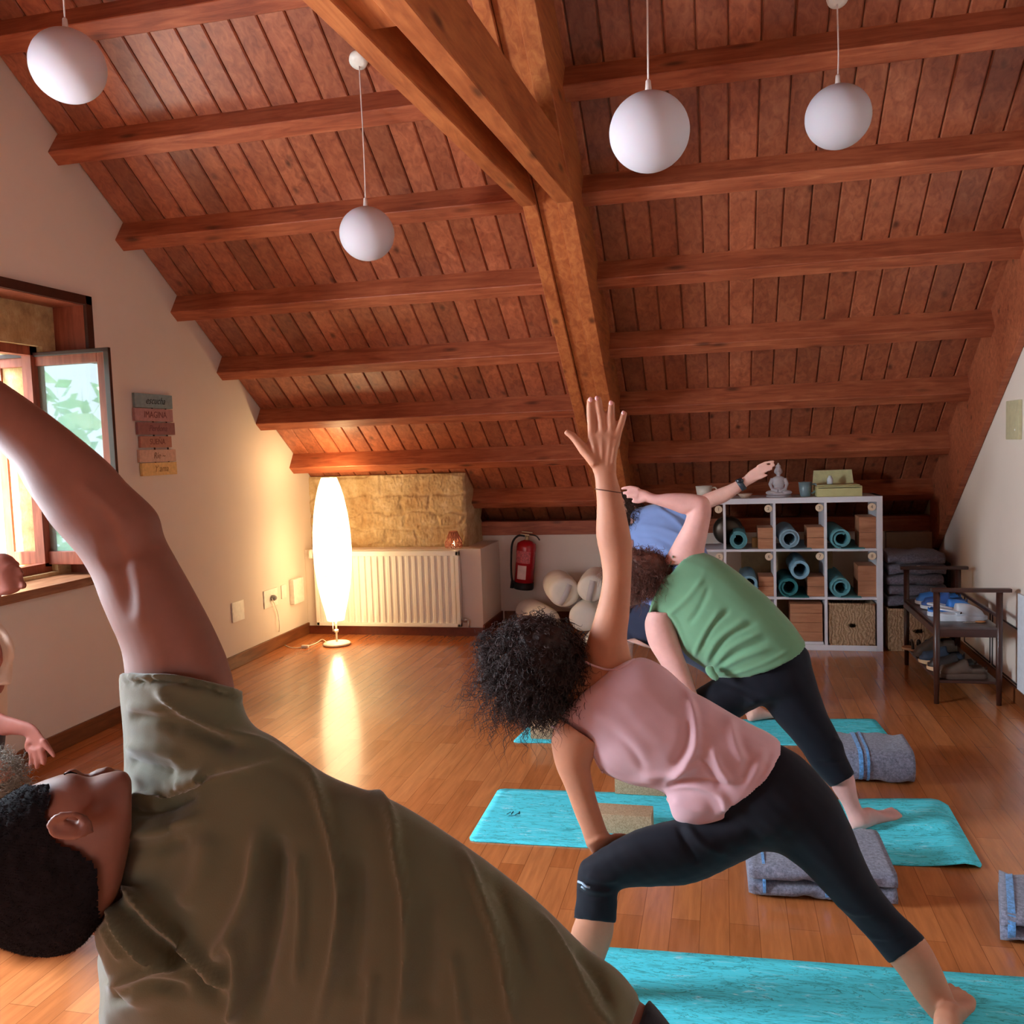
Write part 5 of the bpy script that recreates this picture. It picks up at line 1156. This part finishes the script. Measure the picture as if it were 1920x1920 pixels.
    curls('waves', hm, base, at(1200, 1074, Y), (.128, .118, .088), 2600, .05, .0011, .007, .5, 14, out=.55, turns=1.6, sect=4, steps=12)
woman_green()
# ---------------------------------------------------------------- person in the blue shirt at the back
def person_blue():
    Y = 5.02; sk = skin('skin_pale', (226, 176, 160)); t = empty('person', (at(1260, 1200, Y).x, Y, 0), 'person in a blue t-shirt and watch at the back, arm reaching over toward the shelf', 'person')
    L = [resample([sec((1262, 956), (1275, 985), Y, .05), sec((1290, 944), (1305, 985), Y, .048), sec((1312, 930), (1330, 955), Y-.0, .045), sec((1345, 917), (1360, 942), Y, .04), sec((1368, 908), (1382, 927), Y, .034), sec((1384, 900), (1396, 916), Y, .028), sec((1396, 893), (1404, 910), Y, .024)], 4),
         resample([sec((1396, 893), (1404, 910), Y, .022), sec((1405, 883), (1417, 903), Y, .02), sec((1416, 876), (1428, 896), Y, .017), sec((1420, 874), (1430, 891), Y, .013)], 3)]
    for p in ([(1420, 875, 3.2), (1436, 867, 2.7), (1451, 865, 2.3)], [(1424, 881, 3.2), (1438, 874.5, 2.7), (1453, 872.5, 2.3)], [(1425, 888, 3.2), (1436, 882.5, 2.7), (1447, 880, 2.3)], [(1412, 897, 3.6), (1426, 896, 3), (1438, 891, 2.4)]): L.append(rounded(plimb(p, Y-.01), False))
    L.append(resample([sec((1290, 985), (1185, 1000), Y, .08), sec((1310, 1060), (1200, 1090), Y, .1), sec((1330, 1140), (1215, 1170), Y, .1)], 3))
    L.append(resample([ringc(at(1205, 985, Y), .055, Vector((-1, 0, .35))), ringc(at(1185, 970, Y), .052, Vector((-1, 0, .35)))], 3))
    hl, P = head(at(1160, 955, Y), Vector((-.92, 0, .38)), Vector((-.3, .8, -.3)), (.075, .095, .112)); L += hl
    # hanging arm to the thigh, calves, feet
    L.append(limb([at(1175, 1010, Y-.05), at(1160, 1080, Y-.08), at(1168, 1150, Y-.1)], [.05, .042, .035]))
    L.append(limb([at(1172, 1195, Y-.05), at(1168, 1260, Y-.04), at(1168, 1330, Y-.03)], [.05, .05, .036])); fr_ = atz(1168, 1345); L.append(foot((fr_.x, Y-.03), math.pi, .24))
    L.append(resample([sec((1230, 1218), (1190, 1196), Y-.1, .04), sec((1205, 1212), (1172, 1200), Y-.1, .045)], 2))
    L.append(resample([sec((1418, 1280), (1380, 1300), Y, .05), sec((1425, 1325), (1392, 1330), Y, .038), sec((1434, 1348), (1404, 1350), Y, .034)], 3)); fb_ = atz(1412, 1356); L.append(foot((fb_.x-.02, fb_.y+.01), .6, .24))
    fuse('body', L, sk, t, .0062, 3)
    G = [resample([sec((1340, 1130), (1215, 1165), Y, .125), sec((1370, 1180), (1240, 1215), Y, .125), sec((1395, 1235), (1320, 1262), Y, .1), sec((1418, 1290), (1368, 1308), Y, .075)], 4),
         resample([sec((1290, 1120), (1300, 1215), Y, .12), sec((1225, 1128), (1230, 1212), Y-.03, .1), sec((1185, 1135), (1190, 1205), Y-.04, .085), sec((1150, 1150), (1190, 1200), Y-.05, .07), sec((1148, 1200), (1192, 1205), Y-.05, .065)], 4)]
    fuse('trousers', G, fabric('navy_cloth_trousers', (58, 64, 86), .1, 300), t, .010, 3, (), .002, 30)
    S = [resample([sec((1262, 948), (1176, 985), Y, .08), sec((1290, 962), (1172, 1000), Y, .11), sec((1312, 1000), (1180, 1040), Y, .13), sec((1335, 1060), (1195, 1095), Y, .135), sec((1352, 1130), (1208, 1165), Y, .14)], 5),
         rounded(resample([sec((1205, 950), (1185, 975), Y-.02, .06), sec((1235, 945), (1225, 985), Y-.02, .07), sec((1275, 948), (1275, 990), Y-.01, .065), sec((1305, 942), (1312, 980), Y, .055)], 3), True, False)]
    fuse('t_shirt', S, fabric('blue_jersey', (128, 152, 204), .06, 300, .12, sheen=.3), t, .0085, 3, [([(1190, 985), (1240, 990), (1290, 1010)], 4, .008), ([(1190, 1003), (1230, 1008), (1270, 1030)], 4, -.008), ([(1230, 950), (1260, 970), (1285, 995)], 4, .008), ([(1240, 950), (1270, 965), (1290, 980)], 3.5, -.007), ([(1195, 1020), (1230, 1022), (1255, 1035)], 4, .006)], .002, 24)
    m = MB(); R0, R1 = sec((1379, 902), (1391, 920), Y, .0325), sec((1388, 897), (1400, 915), Y, .030); m.rings([R0, R1], False); w = m.build('wristwatch', plain('watch_strap', (52, 62, 72), .5), t, True)
    md = w.modifiers.new('s', 'SOLIDIFY'); md.thickness = .004; md.offset = 1
    m = MB(); c = at(1388, 902, Y-.03); m.ball(c, .018, .006, .016, 14, 8); m.build('watch_face', plain('watch_glass', (30, 34, 40), .15), w, True)
    hm = hair_mat('dark_hair', (58, 40, 32)); b = fuse('hair', [[*limb([at(1190, 948, Y+.02), at(1170, 955, Y+.02), at(1150, 965, Y+.02)], [.075, .105, .095])]], hm, t, .010, 2, (), .004, 60)
    curls('waves', hm, b, at(1172, 955, Y), (.10, .11, .10), 1100, .035, .0013, .006, .5, 24, out=.6, turns=1.2, sect=4, steps=8)
person_blue()
# ---------------------------------------------------------------- instructor at the left edge
def instructor():
    Y = 3.1; sk = skin('skin_ruddy', (150, 94, 82)); t = empty('person', (at(-60, 1500, Y).x, Y, 0), 'person in a beige shirt at the left edge, head bowed, one hand hanging down', 'person')
    L = []; c = at(2, 1077, Y); hl, P = head(c, Vector((-.35, 0, .94)), Vector((.9, .15, -.1)), (.070, .078, .092)); L += hl
    L.append(limb([at(-20, 1100, Y), at(-35, 1140, Y), at(-45, 1180, Y)], [.055, .055, .07]))
    L.append(limb([at(-45, 1180, Y), at(-50, 1280, Y), at(-60, 1380, Y)], [.10, .12, .12]))
    L.append(resample([sec((-10, 1180), (-80, 1180), Y-.05, .05), sec((6, 1240), (-60, 1250), Y-.1, .045), sec((-30, 1310), (-55, 1350), Y-.1, .04), sec((4, 1337), (-4, 1378), Y-.1, .034), sec((26, 1345), (22, 1378), Y-.1, .030), sec((48, 1352), (42, 1380), Y-.1, .024), sec((62, 1357), (49, 1384), Y-.1, .02), sec((75, 1370), (50, 1392), Y-.1, .018), sec((83, 1384), (52, 1405), Y-.1, .016), sec((84, 1396), (56, 1412), Y-.1, .014)], 3))
    for p in ([(80, 1388, 7), (88, 1399, 6), (96, 1410, 5), (102, 1418, 3.6)], [(76, 1400, 7), (80, 1413, 6), (83, 1424, 5.4), (82, 1433, 4.2)], [(68, 1404, 7), (70, 1418, 6), (71, 1431, 5.4), (69, 1440, 4.2)], [(61, 1402, 7), (60, 1416, 6), (59, 1428, 5.2), (57, 1438, 4)], [(56, 1388, 7), (51, 1398, 5.6), (52, 1407, 4.4)]): L.append(rounded(resample(plimb(p, Y-.105), 2), False))
    L.append(limb([at(-85, 1190, Y+.02), at(-110, 1280, Y+.0), at(-90, 1380, Y)], [.055, .045, .035]))
    fx = atz(-20, 1640); 
    ftL, ftR = Vector((at(-40, 1560, Y).x, Y-.1, 0)), Vector((at(-120, 1560, Y).x, Y+.15, 0))
    for q in (ftL, ftR): L.append(limb([q+Vector((0, 0, .3)), q+Vector((0, 0, .04))], [.045, .036])); L.append(foot(q, -.4, .24, z0=.002))
    fuse('body', L, sk, t, .0065, 4)
    hip = at(-70, 1420, Y); G = [resample([ringc(at(-62, 1330, Y), .145, (0, 0, -1)), ringc(at(-62, 1375, Y), .150, (0, 0, -1)), ringc(hip, .15, (0, 0, -1)), ringc(hip+Vector((0, 0, -.08)), .12, (0, 0, -1))], 3)]
    for q, kx_ in ((ftL, .10), (ftR, -.03)): G.append(limb([hip, hip*.5+q*.5+Vector((kx_, -.06, .08)), q+Vector((0, 0, .24))], [.11, .085, .065]))
    fuse('trousers', G, fabric('navy_trousers', (38, 44, 60), .1, 300), t, .009, 3, (), .002, 26)
    S = [resample([sec((-8, 1150), (-80, 1150), Y, .09), sec((12, 1185), (-100, 1190), Y, .12), sec((27, 1210), (-110, 1220), Y, .13), sec((24, 1250), (-110, 1260), Y, .135), sec((20, 1283), (-110, 1290), Y-.04, .12)], 4),
         resample([ringc(at(-62, 1200, Y), .135, (0, 0, -1)), ringc(at(-62, 1290, Y), .150, (0, 0, -1)), ringc(at(-62, 1368, Y), .152, (0, 0, -1))], 3)]
    fuse('shirt', S, fabric('beige_linen', (214, 192, 172), .05, 300), t, .008, 3, [([(2, 1170), (18, 1205), (24, 1240)], 3, .008), ([(-4, 1180), (10, 1215), (8, 1260)], 3, -.007)], .002, 24)
instructor()
def seated_behind():
    Y = 2.2; t = empty('person', (at(-40, 1560, Y).x, Y, 0), 'person with fuzzy grey hair mostly hidden behind the foreground man, at the left edge', 'person')
    c = at(-22, 1490, Y); hl, P = head(c, Vector((.2, 0, 1)), Vector((.3, -.6, -.4)), (.072, .088, .105)); L = hl
    L.append(limb([c+Vector((0, .02, -.07)), c+Vector((-.05, .08, -.18))], [.05, .06])); L.append(limb([c+Vector((-.05, .08, -.18)), c+Vector((-.15, .25, -.45)), (c.x-.18, c.y+.3, .12)], [.11, .13, .14]))
    for q in (-1, 1): L.append(limb([c+Vector((-.1+.1*q, .08, -.22)), c+Vector((-.16+.1*q, .05, -.45)), (c.x-.20+.12*q, c.y+.1, .03)], [.05, .042, .03]))
    fuse('body', L, skin('skin_grey', (190, 140, 120)), t, .009, 3)
    S = [limb([c+Vector((-.05, .08, -.16)), c+Vector((-.15, .25, -.45)), (c.x-.2, c.y+.32, .10)], [.13, .155, .17])]
    fuse('grey_sweater', S, fabric('grey_knit', (120, 120, 118)), t, .010, 3)
    hm = hair_mat('grey_hair', (112, 104, 92)); b = fuse('hair', [limb([c+Vector((0, 0, -.01)), c+Vector((.0, .0, .05))], [.098, .085])], hm, t, .01, 3, (), .004, 50)
    curls('fuzz', hm, b, c+Vector((0, 0, .02)), (.095, .10, .10), 1100, .045, .0012, .006, .1, 31, out=1., turns=2, sect=4, steps=9)
seated_behind()
# ---------------------------------------------------------------- man in the foreground
def man():
    Y = 1.22; t = empty('person', (at(900, 1900, Y).x, Y, 0), 'man in an olive t-shirt in the foreground, arm raised, face turned up', 'person')
    sk = skin('skin_brown', (128, 82, 66)); L = []
    arm = [((440, 1345), (250, 1340), .065), ((440, 1290), (236, 1285), .066), ((428, 1240), (230, 1235), .064), ((413, 1203), (221, 1203), .062), ((394, 1163), (207, 1172), .060), ((374, 1125), (188, 1128), .057), ((352, 1085), (172, 1085), .054), ((331, 1048), (152, 1050), .050), ((309, 1006), (133, 1026), .048), ((298, 966), (112, 1003), .046), ((276, 940), (92, 980), .046), ((238, 905), (72, 950), .045), ((205, 868), (50, 918), .044), ((146, 818), (24, 872), .042), ((78, 766), (-14, 832), .038), ((0, 712), (-62, 785), .034), ((-80, 660), (-125, 728), .029), ((-140, 622), (-170, 680), .024)]
    L.append(resample([sec(u, w, Y-.02, th) for u, w, th in arm], 3))
    L.append(rounded(resample([sec((-140, 622), (-170, 680), Y-.02, .024), sec((-190, 585), (-215, 665), Y-.02, .02), sec((-240, 545), (-262, 630), Y-.02, .017)], 3)))
    for k in range(4): L.append(rounded(plimb([(-235-k*5, 560+k*20, 12), (-285-k*6, 528+k*24, 11), (-335-k*2, 500+k*27, 9)], Y-.02), False))
    L.append(rounded(plimb([(-190, 650, 14), (-225, 690, 12), (-262, 706, 10)], Y-.02), False))
    # elbow point, forearm muscles
    L.append(plimb([(258, 955, 20, Y-.03), (284, 976, 14, Y-.03), (294, 1000, 10, Y-.03)], Y))
    # torso core, neck
    L.append(resample([sec((330, 1380), (240, 1900), Y, .10), sec((560, 1500), (420, 2020), Y, .11), sec((800, 1600), (660, 2050), Y, .105), sec((1040, 1770), (900, 2150), Y+.0, .10), sec((1180, 1862), (1020, 2300), Y, .115), sec((1260, 1925), (1060, 2350), Y, .12)], 3))
    L.append(resample([sec((300, 1560), (260, 1800), Y-.0, .08), sec((238, 1560), (215, 1770), Y-.03, .072), sec((190, 1560), (165, 1750), Y-.06, .066), sec((150, 1560), (130, 1730), Y-.08, .06)], 3))
    # head lying back, face turned to the ceiling
    YH = Y-.10
    hd = [((-72, 1605), (-72, 1655), .02), ((-58, 1568), (-58, 1705), .046), ((-30, 1530), (-30, 1745), .062), ((5, 1502), (5, 1772), .070), ((45, 1478), (45, 1785), .074), ((85, 1461), (85, 1789), .076), ((120, 1450), (120, 1784), .076), ((140, 1449), (140, 1776), .075), ((158, 1455), (158, 1762), .073), ((172, 1456), (172, 1745), .070), ((190, 1450), (190, 1722), .064), ((208, 1446), (208, 1698), .058), ((225, 1444), (225, 1665), .050), ((238, 1447), (238, 1610), .042), ((247, 1462), (247, 1560), .03)]
    L.append(resample([sec(u, w, YH, th) for u, w, th in hd], 3))
    b_ = lambda x, y, dy=0: at(x, y, YH+dy)
    L.append(limb([b_(120, 1458, .02), b_(135, 1452, .03), b_(150, 1458, .04)], [.008, .011, .009], 12))          # brow
    L.append(limb([b_(160, 1464, .05), b_(185, 1452, .05), b_(203, 1449, .05), b_(212, 1456, .05)], [.008, .010, .011, .009], 12))   # nose
    L.append(limb([b_(212, 1455, .05), b_(222, 1452, .05), b_(232, 1455, .05)], [.007, .009, .007], 12))          # lips
    # ear: rim, concha, lobe
    E = -.083
    L.append(limb(smooth_path([b_(165, 1536, E+.014), b_(140, 1527, E+.002), b_(112, 1528, E), b_(95, 1540, E), (b_(93, 1556, E)), b_(108, 1568, E), b_(135, 1571, E), b_(160, 1563, E), b_(178, 1556, E+.010)], 3), [.0052]*25, 10))
    L.append(limb([b_(112, 1548, E+.013), b_(135, 1553, E+.012), b_(160, 1550, E+.014)], [.012, .011, .010], 12))
    L.append(limb(smooth_path([b_(118, 1537, E+.004), b_(128, 1545, E+.003), b_(150, 1556, E+.004), b_(166, 1557, E+.004)], 3), [.0035]*10, 8))
    L.append(limb([b_(172, 1545, E+.006), b_(160, 1543, E+.004), b_(166, 1536, E+.008)], [.006, .006, .005], 10))
    # supporting arm, hand on the low knee
    sh = at(330, 1890, Y); kn = Vector((-.56, 1.30, .46))
    el = (sh+kn)*.5+Vector((-.05, -.03, -.02)); L.append(limb([sh, el, kn+Vector((.02, 0, .09))], [.062, .046, .032])); L.append(rounded(limb([kn+Vector((.02, 0, .09)), kn+Vector((-.05, -.02, .085)), kn+Vector((-.10, -.03, .07))], [.034, .036, .028], flat=.5)))
    for k in range(4): L.append(rounded(limb([kn+Vector((-.09, -.05+.025*k, .075)), kn+Vector((-.13, -.055+.027*k, .065)), kn+Vector((-.155, -.055+.027*k, .045))], [.010, .0095, .008], 10)))
    # shins and feet below the trousers
    fL, fR = Vector((-.60, 1.28, 0)), Vector((.80, 1.25, 0))
    L.append(limb([kn+Vector((0, 0, -.22)), fL+Vector((0, 0, .04))], [.05, .036])); L.append(foot(fL, math.pi-.1, .26, z0=.001)); L += toes(fL, math.pi-.1, .26, z0=.001)
    L.append(limb([fR+Vector((-.12, 0, .18)), fR+Vector((-.01, 0, .04))], [.05, .038])); L.append(foot(fR, 1.2, .26, z0=.001)); L += toes(fR, 1.2, .26, z0=.001, side=-1)
    pq = at(1180, 2180, Y); L.append(limb([at(1100, 2050, Y), pq], [.1, .09])); L.append(limb([pq, kn, kn+Vector((0, 0, -.24))], [.08, .05, .045])); L.append(limb([pq, (pq+fR)*.5+Vector((-.02, 0, .06)), fR+Vector((-.12, 0, .16))], [.08, .055, .045]))
    body = fuse('body', L, sk, t, .0048, 5, [([(310, 1010), (250, 1030), (190, 1060)], 22, -.004), ([(180, 940), (205, 990), (225, 1060), (250, 1160)], 16, -.004), ([(262, 1180), (270, 1100), (262, 1040)], 20, .003), ([(150, 900), (190, 940), (235, 985)], 14, .003)])
    # trousers
    pel = at(1130, 2060, Y); G = [resample([sec((1215, 1872), (1020, 2290), Y, .13, (10, 10)), sec((1262, 1930), (1050, 2360), Y, .14), sec((1300, 2000), (1100, 2420), Y, .14)], 3)]
    pc = at(1180, 2180, Y)
    G.append(limb([pc, (pc+kn)*.5+Vector((0, 0, .03)), kn, kn+Vector((0, 0, -.14)), kn+Vector((-.01, 0, -.26))], [.125, .095, .07, .064, .06]))
    G.append(limb([pc+Vector((.03, 0, .03)), (pc+fR)*.5+Vector((-.02, 0, .06)), fR+Vector((-.13, 0, .19))], [.125, .085, .062]))
    fuse('trousers', G, fabric('charcoal_trousers', (34, 36, 42), .1, 400), t, .008, 4, (), .0015, 22)
    # t-shirt
    S = []
    S.append(resample([sec((459, 1296), (222, 1262), Y-.02, .080, (0, -10)), sec((455, 1316), (224, 1300), Y-.02, .086), sec((466, 1350), (228, 1360), Y-.01, .098), sec((500, 1384), (232, 1440), Y, .112), sec((545, 1412), (236, 1500), Y, .125)], 5))
    S.append(resample([sec((300, 1430), (182, 1800), Y, .085), sec((380, 1370), (188, 1860), Y, .118), sec((490, 1371), (196, 1950), Y, .138), sec((610, 1451), (330, 2040), Y, .148), sec((745, 1505), (520, 2060), Y, .150), sec((880, 1589), (700, 2090), Y, .148), sec((1016, 1694), (850, 2160), Y, .146), sec((1100, 1776), (930, 2240), Y, .148), sec((1160, 1822), (975, 2300), Y, .15), sec((1201, 1872), (1000, 2340), Y, .152, (0, 20))], 6))
    S.append(rounded(resample([sec((300, 1480), (290, 1700), Y-.05, .07), sec((255, 1490), (250, 1680), Y-.06, .06), sec((236, 1500), (232, 1660), Y-.055, .05)], 3)))
    S.append(rounded(resample([sec((330, 1650), (300, 1900), Y-.07, .06), sec((260, 1665), (235, 1880), Y-.09, .055), sec((205, 1700), (200, 1830), Y-.09, .045), sec((190, 1720), (192, 1800), Y-.085, .03)], 3)))
    fd = [([(500, 1400), (570, 1450), (600, 1500), (626, 1579), (642, 1674), (632, 1775), (596, 1918)], 10, .013), ([(690, 1470), (730, 1530), (745, 1606), (762, 1687), (765, 1809), (750, 1930)], 9, .012), ([(490, 1550), (476, 1660), (440, 1742), (400, 1800)], 16, .016), ([(520, 1560), (512, 1674), (500, 1775), (468, 1925)], 20, -.018), ([(670, 1590), (672, 1741), (655, 1880)], 18, -.008), ([(805, 1650), (802, 1809), (795, 1910)], 20, -.007),
          ([(228, 1640), (244, 1674), (284, 1715), (352, 1775), (433, 1850)], 9, .014), ([(220, 1690), (262, 1745), (330, 1800), (420, 1880)], 14, -.014), ([(447, 1742), (447, 1843), (433, 1918)], 10, .012), ([(205, 1690), (222, 1740), (262, 1790), (290, 1800)], 8, .010), ([(190, 1730), (210, 1770), (230, 1800)], 8, .006),
          ([(860, 1590), (900, 1680), (935, 1770), (968, 1930)], 9, .011), ([(925, 1640), (965, 1740), (1000, 1860)], 16, -.007), ([(1010, 1710), (1060, 1790), (1110, 1880), (1150, 1930)], 8, .009), ([(1080, 1770), (1120, 1830), (1150, 1890)], 12, -.008),
          ([(291, 1290), (352, 1335), (433, 1376), (520, 1408)], 9, .009), ([(300, 1330), (370, 1372), (450, 1400)], 14, -.010), ([(240, 1345), (290, 1350), (340, 1375)], 8, -.006), ([(236, 1325), (290, 1328), (350, 1350)], 7, .005),
          ([(232, 1400), (290, 1405), (350, 1430)], 9, .006), ([(232, 1428), (280, 1440), (330, 1452)], 9, -.007), ([(237, 1500), (291, 1493), (352, 1466), (390, 1450)], 9, .010), ([(240, 1525), (300, 1520), (370, 1490)], 9, -.010), ([(230, 1566), (305, 1554), (379, 1528)], 9, .010), ([(228, 1600), (300, 1590), (360, 1572)], 14, -.005),
          ([(195, 1850), (244, 1832), (305, 1811), (379, 1825), (433, 1850)], 8, .009), ([(200, 1880), (280, 1850), (360, 1860)], 12, -.008), ([(222, 1282), (300, 1276), (380, 1288), (457, 1318)], 3.5, -.006), ([(223, 1276), (300, 1270), (380, 1282), (456, 1311)], 3, .004), ([(560, 1600), (566, 1700), (556, 1850)], 9, .007), ([(395, 1560), (380, 1640), (340, 1700)], 22, .008), ([(700, 1820), (694, 1880), (690, 1930)], 8, .006), ([(850, 1780), (862, 1860), (870, 1930)], 8, .006)]
    FOLD[0] = 1.45
    ol = fabric('olive_jersey', (94, 92, 68), .05, 420, .18, .92, sheen=.35)
    fuse('t_shirt', S, ol, t, .0062, 6, fd, .0016, 16)
    FOLD[0] = 1.0
    # short hair: skin area of the skull, lifted
    hm = hair_mat('short_dark_hair', (20, 17, 20), .9, .06)
    poly = [(-200, 1400), (20, 1470), (62, 1474), (92, 1470), (96, 1500), (84, 1526), (90, 1562), (108, 1582), (150, 1598), (178, 1622), (186, 1660), (182, 1700), (196, 1745), (230, 1830), (-200, 1850)]
    def inside(x, y):
        r = False
        for i in range(len(poly)):
            (x1, y1), (x2, y2) = poly[i], poly[i-1]
            if (y1 > y) != (y2 > y) and x < (x2-x1)*(y-y1)/(y2-y1)+x1: r = not r
        return r
    hs = [((u[0], u[1]-5), (w[0], w[1]+5), th+.007) for u, w, th in hd[:13]]
    tmp = fuse('hair', [resample([sec(u, w, YH, th) for u, w, th in hs], 3)], hm, t, .0045, 4)
    bm = bmesh.new(); bm.from_mesh(tmp.data); off = Vector(t.location)
    kill = [f for f in bm.faces if not inside(*proj(f.calc_center_median()+off))]
    bmesh.ops.delete(bm, geom=kill, context='FACES'); rnd = random.Random(2)
    for v in bm.verts: v.co += v.normal*rnd.uniform(-.0006, .0022)
    bm.to_mesh(tmp.data); bm.free()
    # stubble of short strands
    bm = bmesh.new(); src = tmp.data; fs = list(src.polygons); 
    for i in range(14000):
        f = fs[rnd.randrange(len(fs))]; c = Vector(f.center)+off; n = Vector(f.normal); d = (n*.6+Vector((rnd.gauss(0, .4)-.5, rnd.gauss(0, .4), rnd.gauss(0, .4)))).normalized(); s = d.orthogonal().normalized()*.0004; l = rnd.uniform(.002, .0045)
        bm.faces.new([bm.verts.new(c-s), bm.verts.new(c+s), bm.verts.new(c+d*l)])
    me = bpy.data.meshes.new('hair_strands'); bm.to_mesh(me); bm.free(); link('hair_strands', me, hm, tmp)
    m = MB(); m.tube([b_(120, 1452, -.01), b_(132, 1448, .0), b_(144, 1451, .01)], [.001, .0018, .001], 8); m.build('eyebrow', hm, body, True)
man()
